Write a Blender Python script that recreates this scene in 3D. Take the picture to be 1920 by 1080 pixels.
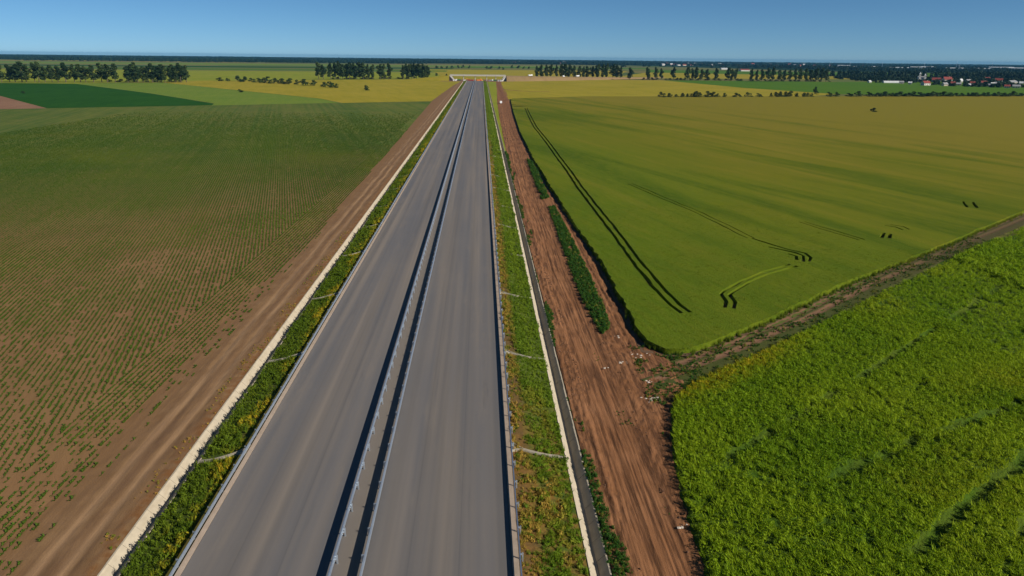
import bpy, bmesh, math, random
import numpy as np
from mathutils import Matrix, Vector
from mathutils.geometry import delaunay_2d_cdt

for o in list(bpy.data.objects):
    bpy.data.objects.remove(o)
scene = bpy.context.scene
COL = scene.collection
R = math.radians
random.seed(7)
rng = np.random.default_rng(11)

# ------------------------------------------------------------------ camera
CAM_AXES = ((0.999114, -0.040876, 0.009999), (0.002954, 0.30516, 0.952296), (-0.041977, -0.951423, 0.305011))
cam = bpy.data.cameras.new('camera')
cam.sensor_width = 36.0
cam.lens = 1350.0 * 36.0 / 1920.0
cam.clip_start = 0.5
cam.clip_end = 60000.0
camo = bpy.data.objects.new('camera', cam)
COL.objects.link(camo)
ax, ay, az = (Vector(a) for a in CAM_AXES)
m = Matrix((ax, ay, az)).transposed().to_4x4()
m.translation = Vector((10.1, 0.0, 39.0))
camo.matrix_world = m
scene.camera = camo

# ------------------------------------------------------------------ sky and sun
SUN_EL = R(31.0)
SUN_AZ = R(122.0)            # compass angle of the sun from +Y towards +X
world = bpy.data.worlds.new('World')
scene.world = world
world.use_nodes = True
wn = world.node_tree
wn.nodes.clear()
sky = wn.nodes.new('ShaderNodeTexSky')
sky.sky_type = 'NISHITA'
sky.sun_disc = False
sky.sun_elevation = SUN_EL
sky.sun_rotation = SUN_AZ
sky.altitude = 100.0
sky.air_density = 0.5
sky.dust_density = 0.0
sky.ozone_density = 10.0
hsv = wn.nodes.new('ShaderNodeHueSaturation')
hsv.inputs['Hue'].default_value = 0.485
hsv.inputs['Saturation'].default_value = 0.97
bg = wn.nodes.new('ShaderNodeBackground')
bg.inputs['Strength'].default_value = 0.057
wo = wn.nodes.new('ShaderNodeOutputWorld')
wn.links.new(sky.outputs[0], hsv.inputs['Color'])
wn.links.new(hsv.outputs[0], bg.inputs['Color'])
wn.links.new(bg.outputs[0], wo.inputs['Surface'])

sun = bpy.data.lights.new('sun', 'SUN')
sun.energy = 4.7
sun.angle = R(0.55)
sun.color = (1.0, 0.93, 0.82)
suno = bpy.data.objects.new('sun', sun)
COL.objects.link(suno)
to_sun = Vector((math.sin(SUN_AZ) * math.cos(SUN_EL), math.cos(SUN_AZ) * math.cos(SUN_EL), math.sin(SUN_EL)))
suno.rotation_euler = to_sun.to_track_quat('Z', 'Y').to_euler()
suno.location = (60, -40, 120)

vs = scene.view_settings
vs.view_transform = 'Standard'
vs.look = 'None'
vs.exposure = 0.35
vs.gamma = 1.0
vs.use_curve_mapping = False
scene.render.resolution_x = 1024
scene.render.resolution_y = 576

ZF = -1.2                    # level of the fields; the road surface is z = 0

# ------------------------------------------------------------------ noise on the CPU
def vnoise(x, y, seed=0):
    x = np.asarray(x, float); y = np.asarray(y, float)
    xi = np.floor(x).astype(np.int64); yi = np.floor(y).astype(np.int64)
    fx = x - xi; fy = y - yi
    fx = fx * fx * (3 - 2 * fx); fy = fy * fy * (3 - 2 * fy)
    def h(a, b):
        n = (a * 374761393 + b * 668265263 + seed * 1442695) & 0xffffffff
        n = ((n ^ (n >> 13)) * 1274126177) & 0xffffffff
        n = ((n ^ (n >> 16)) * 2246822519) & 0xffffffff
        return ((n ^ (n >> 15)) & 0xffff) / 65535.0
    return (h(xi, yi) * (1 - fx) + h(xi + 1, yi) * fx) * (1 - fy) + (h(xi, yi + 1) * (1 - fx) + h(xi + 1, yi + 1) * fx) * fy

def fbm(x, y, seed=0, o=4):
    s = 0; a = .5; t = 0
    for k in range(o):
        s = s + a * vnoise(np.asarray(x) * 2 ** k, np.asarray(y) * 2 ** k, seed + k * 17); t += a; a *= .5
    return s / t

# ------------------------------------------------------------------ material helper
class NT:
    def __init__(self, name):
        self.m = bpy.data.materials.new(name)
        self.m.use_nodes = True
        self.t = self.m.node_tree
        self.t.nodes.clear()
        self.out = self.t.nodes.new('ShaderNodeOutputMaterial')
        self.b = self.t.nodes.new('ShaderNodeBsdfPrincipled')
        self.t.links.new(self.b.outputs[0], self.out.inputs['Surface'])
        self.pos = self.t.nodes.new('ShaderNodeNewGeometry').outputs['Position']
    def n(self, k): return self.t.nodes.new(k)
    def l(self, a, b): self.t.links.new(a, b)
    def put(self, s, v):
        if hasattr(v, 'is_output'): self.l(v, s)
        else: s.default_value = v
    def map(self, scale=(1, 1, 1), rot=0.0, vec=None):
        a = self.n('ShaderNodeMapping'); a.vector_type = 'POINT'
        r = self.n('ShaderNodeVectorRotate'); r.rotation_type = 'Z_AXIS'
        r.inputs['Angle'].default_value = rot
        self.l(vec or self.pos, r.inputs['Vector'])
        self.l(r.outputs[0], a.inputs['Vector'])
        a.inputs['Scale'].default_value = scale
        return a.outputs[0]
    def noise(self, scale, detail=4, rough=.55, vec=None, dist=0):
        a = self.n('ShaderNodeTexNoise')
        a.inputs['Scale'].default_value = scale; a.inputs['Detail'].default_value = detail
        a.inputs['Roughness'].default_value = rough; a.inputs['Distortion'].default_value = dist
        self.l(vec or self.pos, a.inputs['Vector'])
        return a.outputs['Fac']
    def ramp(self, fac, stops):
        a = self.n('ShaderNodeValToRGB'); e = a.color_ramp.elements
        while len(e) < len(stops): e.new(.5)
        for el, (p, c) in zip(e, stops):
            el.position = p; el.color = (c, c, c, 1) if isinstance(c, (int, float)) else (*c, 1)
        self.l(fac, a.inputs[0]); return a.outputs[0]
    def mix(self, f, a, b, mode='MIX'):
        x = self.n('ShaderNodeMix'); x.data_type = 'RGBA'; x.blend_type = mode
        self.put(x.inputs[0], f)
        for i, v in ((6, a), (7, b)):
            self.put(x.inputs[i], v if hasattr(v, 'is_output') else (*v, 1))
        return x.outputs[2]
    def math(self, op, a, b=0.0, clamp=False):
        x = self.n('ShaderNodeMath'); x.operation = op; x.use_clamp = clamp
        self.put(x.inputs[0], a); self.put(x.inputs[1], b); return x.outputs[0]
    def attr(self, name, kind='INSTANCER'):
        a = self.n('ShaderNodeAttribute'); a.attribute_type = kind; a.attribute_name = name; return a
    def sep(self, v=None):
        s = self.n('ShaderNodeSeparateXYZ'); self.l(v or self.pos, s.inputs[0]); return s.outputs
    def rng(self, v, a, b, c=0.0, d=1.0):
        x = self.n('ShaderNodeMapRange'); self.l(v, x.inputs[0])
        for i, k in enumerate((a, b, c, d)): x.inputs[i + 1].default_value = k
        return x.outputs[0]
    def bump(self, h, dist=.05, strength=1.0):
        a = self.n('ShaderNodeBump'); a.inputs['Strength'].default_value = strength
        a.inputs['Distance'].default_value = dist; self.l(h, a.inputs['Height'])
        self.l(a.outputs[0], self.b.inputs['Normal'])
    def fin(self, col, rough=.85, metal=0.0, spec=.3):
        self.put(self.b.inputs['Base Color'], col if hasattr(col, 'is_output') else (*col, 1))
        self.put(self.b.inputs['Roughness'], rough); self.b.inputs['Metallic'].default_value = metal
        self.b.inputs['Specular IOR Level'].default_value = spec
        return self.m

def simple(name, col, rough=.8, var=.25, scale=2.0, metal=0.0, spec=.3, bump=0.0):
    k = NT(name)
    f = k.noise(scale, 5)
    c = k.mix(k.ramp(f, [(.3, 0.0), (.7, 1.0)]), tuple(v * (1 - var) for v in col), tuple(min(1, v * (1 + var)) for v in col))
    if bump: k.bump(k.noise(scale * 4, 5), bump)
    return k.fin(c, rough, metal, spec)

def field_mat(name, a, b, rowang=.26, scale=.02, rough=.95, stretch=9.0, fine=.5):
    """a crop seen from far off: drill-row streaks and broad patches of riper growth"""
    k = NT(name)
    v = k.map((1.0, 1.0 / stretch, 1.0), rowang)
    f1 = k.noise(scale, 6, .6); f2 = k.noise(scale * 8, 4, .6, v); f3 = k.noise(fine, 3, .6)
    f = k.math('ADD', k.math('MULTIPLY', f1, .5), k.math('MULTIPLY', f2, .5))
    c = k.mix(k.ramp(f, [(.35, 0.0), (.65, 1.0)]), a, b)
    c = k.mix(k.math('MULTIPLY', f3, .35), c, tuple(x * .6 for x in a))
    k.bump(f3, .15)
    return k.fin(c, rough, 0, .03)

def leaf_mat(name, dark, light, dry=None, trans=.25, rough=.6):
    """leaves and blades: colour differs from clump to clump by the instance attribute tint"""
    k = NT(name)
    t = k.attr('tint').outputs['Fac']
    f = k.noise(3.0, 3)
    c = k.mix(k.math('ADD', k.math('MULTIPLY', f, .5), k.math('MULTIPLY', t, .5)), dark, light)
    if dry: c = k.mix(k.attr('dry').outputs['Fac'], c, dry)
    k.put(k.b.inputs['Base Color'], c); k.b.inputs['Roughness'].default_value = rough
    k.b.inputs['Specular IOR Level'].default_value = .06
    tr = k.n('ShaderNodeBsdfTranslucent'); k.l(c, tr.inputs['Color'])
    mx = k.n('ShaderNodeMixShader'); mx.inputs[0].default_value = trans
    k.l(k.b.outputs[0], mx.inputs[1]); k.l(tr.outputs[0], mx.inputs[2]); k.l(mx.outputs[0], k.out.inputs['Surface'])
    return k.m

def crown_mat(name, dark, light, trans=.15):
    """tree crowns: tone shifts from leaf clump to leaf clump and from tree to tree"""
    k = NT(name)
    oi = k.n('ShaderNodeObjectInfo')
    f = k.noise(.35, 4)
    f2 = k.math('ADD', k.math('MULTIPLY', f, .7), k.math('MULTIPLY', oi.outputs['Random'], .3))
    c = k.mix(k.ramp(f2, [(.3, 0.0), (.7, 1.0)]), dark, light)
    k.put(k.b.inputs['Base Color'], c); k.b.inputs['Roughness'].default_value = .7
    k.b.inputs['Specular IOR Level'].default_value = .15
    tr = k.n('ShaderNodeBsdfTranslucent'); k.l(c, tr.inputs['Color'])
    mx = k.n('ShaderNodeMixShader'); mx.inputs[0].default_value = trans
    k.l(k.b.outputs[0], mx.inputs[1]); k.l(tr.outputs[0], mx.inputs[2]); k.l(mx.outputs[0], k.out.inputs['Surface'])
    return k.m

# ------------------------------------------------------------------ mesh helpers
class MB:
    def __init__(self): self.v = []; self.f = []
    def add(self, vs, fs):
        b = len(self.v); self.v += [tuple(p) for p in vs]; self.f += [tuple(i + b for i in f) for f in fs]; return self
    def box(self, x0, x1, y0, y1, z0, z1):
        return self.add([(x0, y0, z0), (x1, y0, z0), (x1, y1, z0), (x0, y1, z0), (x0, y0, z1), (x1, y0, z1), (x1, y1, z1), (x0, y1, z1)],
                        [(0, 3, 2, 1), (4, 5, 6, 7), (0, 1, 5, 4), (1, 2, 6, 5), (2, 3, 7, 6), (3, 0, 4, 7)])
    def prism(self, prof, y0, y1):
        """closed (x, z) outline extruded along Y"""
        n = len(prof)
        vs = [(x, y0, z) for x, z in prof] + [(x, y1, z) for x, z in prof]
        fs = [(i, (i + 1) % n, n + (i + 1) % n, n + i) for i in range(n)]
        return self.add(vs, fs + [tuple(range(n - 1, -1, -1)), tuple(range(n, 2 * n))])
    def tube(self, pts, rad, n=6):
        pts = [Vector(p) for p in pts]; rad = rad if isinstance(rad, (list, tuple)) else [rad] * len(pts)
        vs = []; fs = []
        for i, p in enumerate(pts):
            d = (pts[min(i + 1, len(pts) - 1)] - pts[max(i - 1, 0)]).normalized()
            s = d.cross(Vector((.3, .9, .2))).normalized(); t = d.cross(s)
            for k in range(n):
                a = 2 * math.pi * k / n; vs.append(p + (s * math.cos(a) + t * math.sin(a)) * rad[i])
        for i in range(len(pts) - 1):
            for k in range(n):
                fs.append((i * n + k, i * n + (k + 1) % n, (i + 1) * n + (k + 1) % n, (i + 1) * n + k))
        fs += [tuple(range(n - 1, -1, -1)), tuple(range((len(pts) - 1) * n, len(pts) * n))]
        return self.add(vs, fs)
    def mesh(self, name, mat):
        me = bpy.data.meshes.new(name); me.from_pydata(self.v, [], self.f); me.update()
        if mat: me.materials.append(mat)
        return me
    def build(self, name, mat, parent=None, loc=None, coll=None): return link(name, self.mesh(name, mat), parent, loc, coll=coll)

def link(name, me, parent=None, loc=None, rz=0.0, sc=None, coll=None):
    o = bpy.data.objects.new(name, me); (coll or COL).objects.link(o)
    if parent: o.parent = parent
    if loc is not None: o.location = loc
    if rz: o.rotation_euler = (0, 0, rz)
    if sc is not None: o.scale = sc if isinstance(sc, (tuple, list)) else (sc, sc, sc)
    return o

def tag(o, label=None, cat=None, group=None, kind=None):
    if label: o['label'] = label
    if cat: o['category'] = cat
    if group: o['group'] = group
    if kind: o['kind'] = kind
    return o

def empty(name, loc=(0, 0, 0), rz=0.0, label=None, cat=None, group=None):
    return tag(link(name, None, None, loc, rz), label, cat, group)

def struct(o): o['kind'] = 'structure'; return o

def npmesh(name, v, f, mat):
    """fast mesh from numpy arrays; f is (n,3) or (n,4)"""
    me = bpy.data.meshes.new(name); k = f.shape[1]
    me.vertices.add(len(v)); me.vertices.foreach_set('co', np.ascontiguousarray(v, np.float32).ravel())
    me.loops.add(f.size); me.loops.foreach_set('vertex_index', np.ascontiguousarray(f, np.int32).ravel())
    me.polygons.add(len(f)); me.polygons.foreach_set('loop_start', np.arange(0, f.size, k, dtype=np.int32))
    me.update(calc_edges=True); me.validate()
    if mat: me.materials.append(mat)
    return me

def gridmesh(name, X, Y, Z, mat, smooth=True):
    r, c = X.shape
    i = np.arange(r * c).reshape(r, c)
    f = np.stack([i[:-1, :-1], i[:-1, 1:], i[1:, 1:], i[1:, :-1]], -1).reshape(-1, 4)
    me = npmesh(name, np.stack([X, Y, Z], -1).reshape(-1, 3), f, mat)
    if smooth: me.polygons.foreach_set('use_smooth', np.ones(len(f), bool))
    return me

def inpoly(px, py, poly):
    c = np.zeros(np.shape(px), bool); n = len(poly)
    for i in range(n):
        x0, y0 = poly[i]; x1, y1 = poly[(i + 1) % n]
        if y0 == y1: continue
        k = ((y0 > py) != (y1 > py)) & (px < (x1 - x0) * (py - y0) / (y1 - y0) + x0); c ^= k
    return c

def dist_line(px, py, pts):
    d = np.full(np.shape(px), 1e9)
    for (x0, y0), (x1, y1) in zip(pts[:-1], pts[1:]):
        dx, dy = x1 - x0, y1 - y0; L = dx * dx + dy * dy + 1e-9
        t = np.clip(((px - x0) * dx + (py - y0) * dy) / L, 0, 1)
        d = np.minimum(d, np.hypot(px - x0 - t * dx, py - y0 - t * dy))
    return d

# ------------------------------------------------------------------ scattering with geometry nodes (only for stuff)
def clump_collection(name, meshes):
    c = bpy.data.collections.new(name)
    for i, me in enumerate(meshes):
        c.objects.link(bpy.data.objects.new('%s_%02d' % (name, i), me))
    return c

def scatter(name, pts, rot, scale, idx, tint, coll, label, cat, dry=None):
    me = bpy.data.meshes.new(name)
    me.vertices.add(len(pts)); me.vertices.foreach_set('co', np.ascontiguousarray(pts, np.float32).ravel())
    def at(n, t, d, k):
        a = me.attributes.new(n, t, 'POINT'); a.data.foreach_set(k, np.ascontiguousarray(d).ravel())
    at('rot', 'FLOAT_VECTOR', np.asarray(rot, np.float32), 'vector')
    at('siz', 'FLOAT_VECTOR', np.asarray(scale, np.float32), 'vector')
    at('pick', 'INT', np.asarray(idx, np.int32), 'value')
    at('tint', 'FLOAT', np.asarray(tint, np.float32), 'value')
    at('dry', 'FLOAT', np.asarray(dry if dry is not None else np.zeros(len(pts)), np.float32), 'value')
    o = link(name, me)
    g = bpy.data.node_groups.new(name, 'GeometryNodeTree')
    g.interface.new_socket('Geometry', in_out='INPUT', socket_type='NodeSocketGeometry')
    g.interface.new_socket('Geometry', in_out='OUTPUT', socket_type='NodeSocketGeometry')
    N = g.nodes.new; L = g.links.new
    gi = N('NodeGroupInput'); go = N('NodeGroupOutput'); ip = N('GeometryNodeInstanceOnPoints'); ci = N('GeometryNodeCollectionInfo')
    ci.inputs['Collection'].default_value = coll; ci.inputs['Separate Children'].default_value = True; ci.inputs['Reset Children'].default_value = True
    def na(n, t):
        a = N('GeometryNodeInputNamedAttribute'); a.data_type = t; a.inputs['Name'].default_value = n; return a.outputs['Attribute']
    e = N('FunctionNodeEulerToRotation')
    L(na('rot', 'FLOAT_VECTOR'), e.inputs[0])
    L(gi.outputs[0], ip.inputs['Points']); L(ci.outputs[0], ip.inputs['Instance']); ip.inputs['Pick Instance'].default_value = True
    L(na('pick', 'INT'), ip.inputs['Instance Index']); L(e.outputs[0], ip.inputs['Rotation']); L(na('siz', 'FLOAT_VECTOR'), ip.inputs['Scale'])
    L(ip.outputs[0], go.inputs[0])
    md = o.modifiers.new('scatter', 'NODES'); md.node_group = g
    tag(o, label, cat, kind='stuff')
    return o

def blades(n, h, w, spread, lean, mat, name, r, bend=.3, wind=(0, 0)):
    """a clump of bent pointed blades, 2 quads and a tip each"""
    v = []; f = []
    for _ in range(n):
        a = r.uniform(0, 2 * math.pi); d = spread * math.sqrt(r.random()); x, y = d * math.cos(a), d * math.sin(a)
        hh = h * r.uniform(.6, 1.1); b = r.uniform(0, 2 * math.pi); le = lean * r.uniform(.2, 1.2)
        dx, dy = math.cos(b) * le + wind[0], math.sin(b) * le + wind[1]
        c = r.uniform(0, math.pi); wx, wy = math.cos(c) * w * .5, math.sin(c) * w * .5
        i = len(v)
        for t, ww in ((0, 1.0), (.55, .8)):
            q = t + bend * t * t
            v += [(x + dx * q * hh - wx * ww, y + dy * q * hh - wy * ww, hh * t), (x + dx * q * hh + wx * ww, y + dy * q * hh + wy * ww, hh * t)]
        q = 1 + bend
        v.append((x + dx * q * hh, y + dy * q * hh, hh * (1 - .25 * min(1, le))))
        f += [(i, i + 1, i + 3, i + 2), (i + 2, i + 3, i + 4)]
    mb = MB(); mb.add(v, f); return mb.mesh(name, mat)

def leafclump(n, rx, rz, size, mat, name, r, z0=0.0):
    """rounded mass of leaf-sized faces"""
    v = []; f = []
    for _ in range(n):
        d = Vector((r.gauss(0, 1), r.gauss(0, 1), r.gauss(0, 1))).normalized() * r.uniform(.45, 1.0)
        p = Vector((d.x * rx, d.y * rx, z0 + rz + d.z * rz)); s = size * r.uniform(.6, 1.3)
        nrm = (d + Vector((r.gauss(0, .5), r.gauss(0, .5), r.gauss(.3, .5)))).normalized()
        t = nrm.cross(Vector((r.gauss(0, 1), r.gauss(0, 1), r.gauss(0, 1)))).normalized(); b = nrm.cross(t)
        i = len(v); v += [p - t * s, p + b * s * .5, p + t * s, p - b * s * .5]; f.append((i, i + 1, i + 2, i + 3))
    mb = MB(); mb.add(v, f); return mb.mesh(name, mat)

ONES = ['zeroth', 'first', 'second', 'third', 'fourth', 'fifth', 'sixth', 'seventh', 'eighth', 'ninth', 'tenth', 'eleventh', 'twelfth', 'thirteenth',
        'fourteenth', 'fifteenth', 'sixteenth', 'seventeenth', 'eighteenth', 'nineteenth', 'twentieth']
def ordinal(n):
    if n <= 20: return ONES[n]
    t = {2: 'twent', 3: 'thirt', 4: 'fort', 5: 'fift', 6: 'sixt', 7: 'sevent'}[n // 10]
    return t + 'ieth' if n % 10 == 0 else t + 'y-' + ONES[n % 10]
# ------------------------------------------------------------------ materials
def asphalt_mat():
    k = NT('asphalt')
    x, y, z = k.sep()
    v = k.map((1.0, .006, 1.0)); f = k.noise(.55, 3, .55, v); v2 = k.map((1.0, .03, 1.0)); f2 = k.noise(.33, 3, .5, v2)
    big = k.noise(.05, 4); fine = k.noise(30.0, 3)
    c = k.mix(k.ramp(f, [(.36, 0.0), (.64, 1.0)]), (.128, .114, .102), (.215, .180, .148))
    c = k.mix(k.math('MULTIPLY', k.ramp(f2, [(.38, 0.0), (.62, 1.0)]), .75), c, (.118, .116, .122))
    sc = k.noise(.35, 6, .7, k.map((1.0, .12, 1.0))); c = k.mix(k.math('MULTIPLY', k.ramp(sc, [(.56, 0.0), (.72, 1.0)]), .45), c, (.225, .185, .145))
    sd = k.noise(.8, 6, .7, k.map((1.0, .05, 1.0))); c = k.mix(k.math('MULTIPLY', k.ramp(sd, [(.60, 0.0), (.70, 1.0)]), .4), c, (.085, .082, .084))
    c = k.mix(k.math('MULTIPLY', k.ramp(big, [(.45, 0.0), (.7, 1.0)]), .3), c, (.185, .16, .138))
    # dusty strip between the two median barriers
    d = k.math('ABSOLUTE', k.math('ADD', x, .6)); dm = k.rng(d, 1.3, .9)
    c = k.mix(k.math('MULTIPLY', dm, .55), c, (.18, .148, .115))
    # paving seams
    for sx in (-9.9, -6.1, 4.1, 8.2):
        e = k.math('ABSOLUTE', k.math('SUBTRACT', x, sx)); c = k.mix(k.math('MULTIPLY', k.rng(e, .07, .02), .22), c, (.06, .06, .065))
    c = k.mix(k.math('MULTIPLY', fine, .22), c, (.07, .07, .072))
    k.bump(fine, .006)
    return k.fin(c, k.ramp(f, [(.3, .62), (.7, .78)]), 0, .45)

def concrete_mat(name, col):
    k = NT(name)
    f = k.noise(1.3, 6, .65); g = k.noise(14, 4)
    v = k.map((3.0, .4, 1.0)); st = k.noise(.9, 5, .6, v)
    oi = k.n('ShaderNodeObjectInfo')
    c = k.mix(k.ramp(f, [(.3, 0.0), (.75, 1.0)]), tuple(q * .78 for q in col), col)
    c = k.mix(k.math('MULTIPLY', k.ramp(st, [(.5, 0.0), (.8, 1.0)]), .55), c, (col[0] * .55, col[1] * .48, col[2] * .38))
    c = k.mix(k.math('MULTIPLY', oi.outputs['Random'], .22), c, tuple(q * .7 for q in col))
    k.bump(g, .01)
    return k.fin(c, .9, 0, .25)

def dirt_mat(name, a, b, dark, pale=None, rutfreq=2.2):
    k = NT(name)
    v = k.map((1.0, .05, 1.0)); r = k.noise(rutfreq, 5, .62, v, .2); r2 = k.noise(rutfreq * 3.5, 3, .6, v)
    p = k.noise(.16, 5, .6); g = k.noise(9.0, 5, .65)
    c = k.mix(k.ramp(p, [(.35, 0.0), (.65, 1.0)]), a, b)
    c = k.mix(k.ramp(r, [(.42, .75), (.53, 0.0)]), c, dark)
    c = k.mix(k.math('MULTIPLY', k.ramp(r2, [(.56, 0.0), (.7, 1.0)]), .35), c, pale or tuple(min(1, q * 1.45) for q in b))
    c = k.mix(k.math('MULTIPLY', k.ramp(g, [(.5, 0.0), (.75, 1.0)]), .4), c, tuple(q * .6 for q in a))
    h = k.math('ADD', k.math('MULTIPLY', r, .7), k.math('MULTIPLY', g, .5))
    k.bump(h, .10)
    return k.fin(c, .95, 0, .15)

def left_track_mat():
    k = NT('left_track_soil'); x, y, z = k.sep()
    v = k.map((1.0, .04, 1.0)); w = k.math('MULTIPLY', k.math('SUBTRACT', k.noise(.05, 2), .5), 1.6)
    xx = k.math('ADD', x, w)
    r = k.noise(1.6, 5, .6, v); p = k.noise(.3, 5, .6); g = k.noise(7, 5)
    c = k.mix(k.ramp(p, [(.35, 0.0), (.65, 1.0)]), (.185, .105, .048), (.235, .138, .066))
    for sx, ww in ((-26.0, .75), (-23.8, .65)):
        e = k.math('ABSOLUTE', k.math('SUBTRACT', xx, sx)); c = k.mix(k.math('MULTIPLY', k.rng(e, ww, .15), .85), c, (.30, .185, .098))
    e = k.math('ABSOLUTE', k.math('SUBTRACT', xx, -24.9)); c = k.mix(k.math('MULTIPLY', k.rng(e, .5, .1), .4), c, (.135, .075, .042))
    c = k.mix(k.math('MULTIPLY', k.ramp(r, [(.45, 1.0), (.58, 0.0)]), .35), c, (.118, .064, .037))
    gf = k.math('MULTIPLY', k.rng(k.math('ADD', x, k.math('MULTIPLY', k.math('SUBTRACT', p, .5), 5.0)), -27.2, -29.5), .8); c = k.mix(gf, c, k.mix(g, (.205, .113, .050), (.165, .090, .040)))
    ed = k.math('MULTIPLY', k.rng(x, -22.9, -21.4), k.ramp(k.noise(1.1, 5), [(.38, 0.0), (.6, 1.0)]))
    c = k.mix(ed, c, (.17, .076, .026))
    c = k.mix(k.math('MULTIPLY', k.ramp(g, [(.5, 0.0), (.75, 1.0)]), .3), c, (.10, .055, .03))
    k.bump(k.math('ADD', k.math('MULTIPLY', r, .6), k.math('MULTIPLY', g, .5)), .07)
    return k.fin(c, .95, 0, .15)

def maize_soil_mat():
    k = NT('maize_soil'); x, y, z = k.sep()
    p = k.noise(.045, 5, .6); g = k.noise(5.0, 5, .65); q = k.noise(.5, 4)
    v = k.map((1.0, .03, 1.0), -.255); r = k.noise(1.3, 3, .5, v)
    c = k.mix(k.ramp(p, [(.35, 0.0), (.65, 1.0)]), (.215, .118, .052), (.275, .155, .070))
    c = k.mix(k.math('MULTIPLY', k.ramp(r, [(.4, 1.0), (.6, 0.0)]), .3), c, (.145, .080, .034))
    c = k.mix(k.math('MULTIPLY', g, .45), c, (.15, .082, .036))
    # far off the crop rows close up into one green cover
    dist = k.math('ADD', y, k.math('MULTIPLY', x, -.55))
    c = k.mix(k.math('MULTIPLY', k.rng(dist, 130, 290), .40), c, (.105, .115, .022))
    far = k.math('ADD', k.rng(dist, 215, 380), k.math('MULTIPLY', k.math('SUBTRACT', k.noise(.03, 4), .5), .9), True)
    gc = k.mix(k.ramp(k.noise(.014, 5, .65, k.map((1, .35, 1), -.26)), [(.35, 0.0), (.68, 1.0)]), (.046, .100, .010), (.112, .145, .017))
    ds = k.noise(.42, 3, .6, k.map((1.0, .008, 1.0), -.255)); gc = k.mix(k.math('MULTIPLY', k.ramp(ds, [(.42, 0.0), (.58, 1.0)]), .5), gc, (.135, .135, .030)); gc = k.mix(k.math('MULTIPLY', k.ramp(ds, [(.36, 1.0), (.5, 0.0)]), .4), gc, (.034, .078, .009))
    gm = k.noise(.22, 5, .7, k.map((1, .3, 1), -.26)); gc = k.mix(k.math('MULTIPLY', k.ramp(gm, [(.4, 0.0), (.62, 1.0)]), .4), gc, (.036, .080, .008)); gc = k.mix(k.math('MULTIPLY', k.ramp(k.noise(.05, 5, .7), [(.52, 0.0), (.7, 1.0)]), .45), gc, (.145, .150, .022))
    c = k.mix(k.math('MULTIPLY', far, .93), c, gc)
    k.bump(g, .06)
    return k.fin(c, .95, 0, .12)

def verge_mat(name, left):
    k = NT(name); x, y, z = k.sep()
    n1 = k.noise(.5, 5, .65); n2 = k.noise(2.5, 4)
    c = k.mix(k.ramp(n1, [(.35, 0.0), (.65, 1.0)]), (.06, .10, .012), (.13, .16, .022))
    if left:
        e = k.rng(k.math('ADD', x, k.math('MULTIPLY', k.math('SUBTRACT', n1, .5), 3.0)), -16.6, -14.6)
        c = k.mix(k.math('MULTIPLY', e, .8), c, (.17, .12, .03))
    else:
        w = k.math('ADD', x, k.math('MULTIPLY', k.math('SUBTRACT', n1, .5), 2.6))
        c = k.mix(k.rng(w, 15.4, 14.4), c, (.135, .080, .030))
        near = k.math('MULTIPLY', k.rng(y, 82, 66), k.ramp(n1, [(.38, 0.0), (.55, 1.0)])); c = k.mix(k.math('MULTIPLY', near, .8), c, (.22, .105, .028))
    c = k.mix(k.math('MULTIPLY', n2, .5), c, (.03, .042, .012))
    k.bump(n2, .12)
    return k.fin(c, .95, 0, .1)

def wheat_mat():
    k = NT('wheat_canopy'); x, y, z = k.sep()
    n = k.noise(.012, 5, .6); v = k.map((1.0, .09, 1.0), -.27); s = k.noise(.055, 6, .62, v, .8); s2 = k.noise(.9, 4, .6, k.map((1.0, .2, 1.0), -.27)); g = k.noise(3.0, 4, .65)
    val = k.math('ADD', k.math('MULTIPLY', x, .955), k.math('MULTIPLY', y, .295))
    val = k.math('ADD', val, k.math('MULTIPLY', k.math('SUBTRACT', s, .5), 230.0))
    val = k.math('ADD', val, k.math('MULTIPLY', k.math('SUBTRACT', n, .5), 260.0))
    t = k.rng(val, 70, 330)
    c = k.ramp(t, [(0.0, (.106, .160, .009)), (.35, (.146, .170, .011)), (.62, (.178, .172, .014)), (1.0, (.235, .188, .024))])
    st = k.ramp(s, [(.38, 1.0), (.54, 0.0)]); c = k.mix(k.math('MULTIPLY', k.math('MULTIPLY', st, k.rng(val, 420, 160)), .75), c, (.060, .105, .006))
    hi = k.ramp(s, [(.58, 0.0), (.74, 1.0)]); c = k.mix(k.math('MULTIPLY', hi, .35), c, (.27, .21, .03))
    # unsprayed rim of the field stays yellower
    c = k.mix(k.math('MULTIPLY', k.ramp(s2, [(.45, 0.0), (.75, 1.0)]), .35), c, (.20, .19, .018))
    c = k.mix(k.math('MULTIPLY', g, .5), c, (.045, .070, .006))
    k.bump(k.math('ADD', g, k.math('MULTIPLY', s2, .8)), .22)
    return k.fin(c, .95, 0, .03)

def tallcrop_mat():
    k = NT('tall_crop_canopy')
    n = k.noise(.06, 5, .6); g = k.noise(1.6, 5, .65); v = k.map((1.0, .25, 1.0), .75); s = k.noise(.7, 4, .6, v)
    c = k.mix(k.ramp(n, [(.35, 0.0), (.65, 1.0)]), (.050, .090, .008), (.085, .115, .010))
    c = k.mix(k.math('MULTIPLY', k.ramp(s, [(.35, 1.0), (.55, 0.0)]), .6), c, (.045, .105, .006))
    c = k.mix(k.math('MULTIPLY', g, .4), c, (.05, .10, .006))
    k.bump(k.math('ADD', g, s), .35)
    return k.fin(c, .95, 0, .08)

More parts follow.
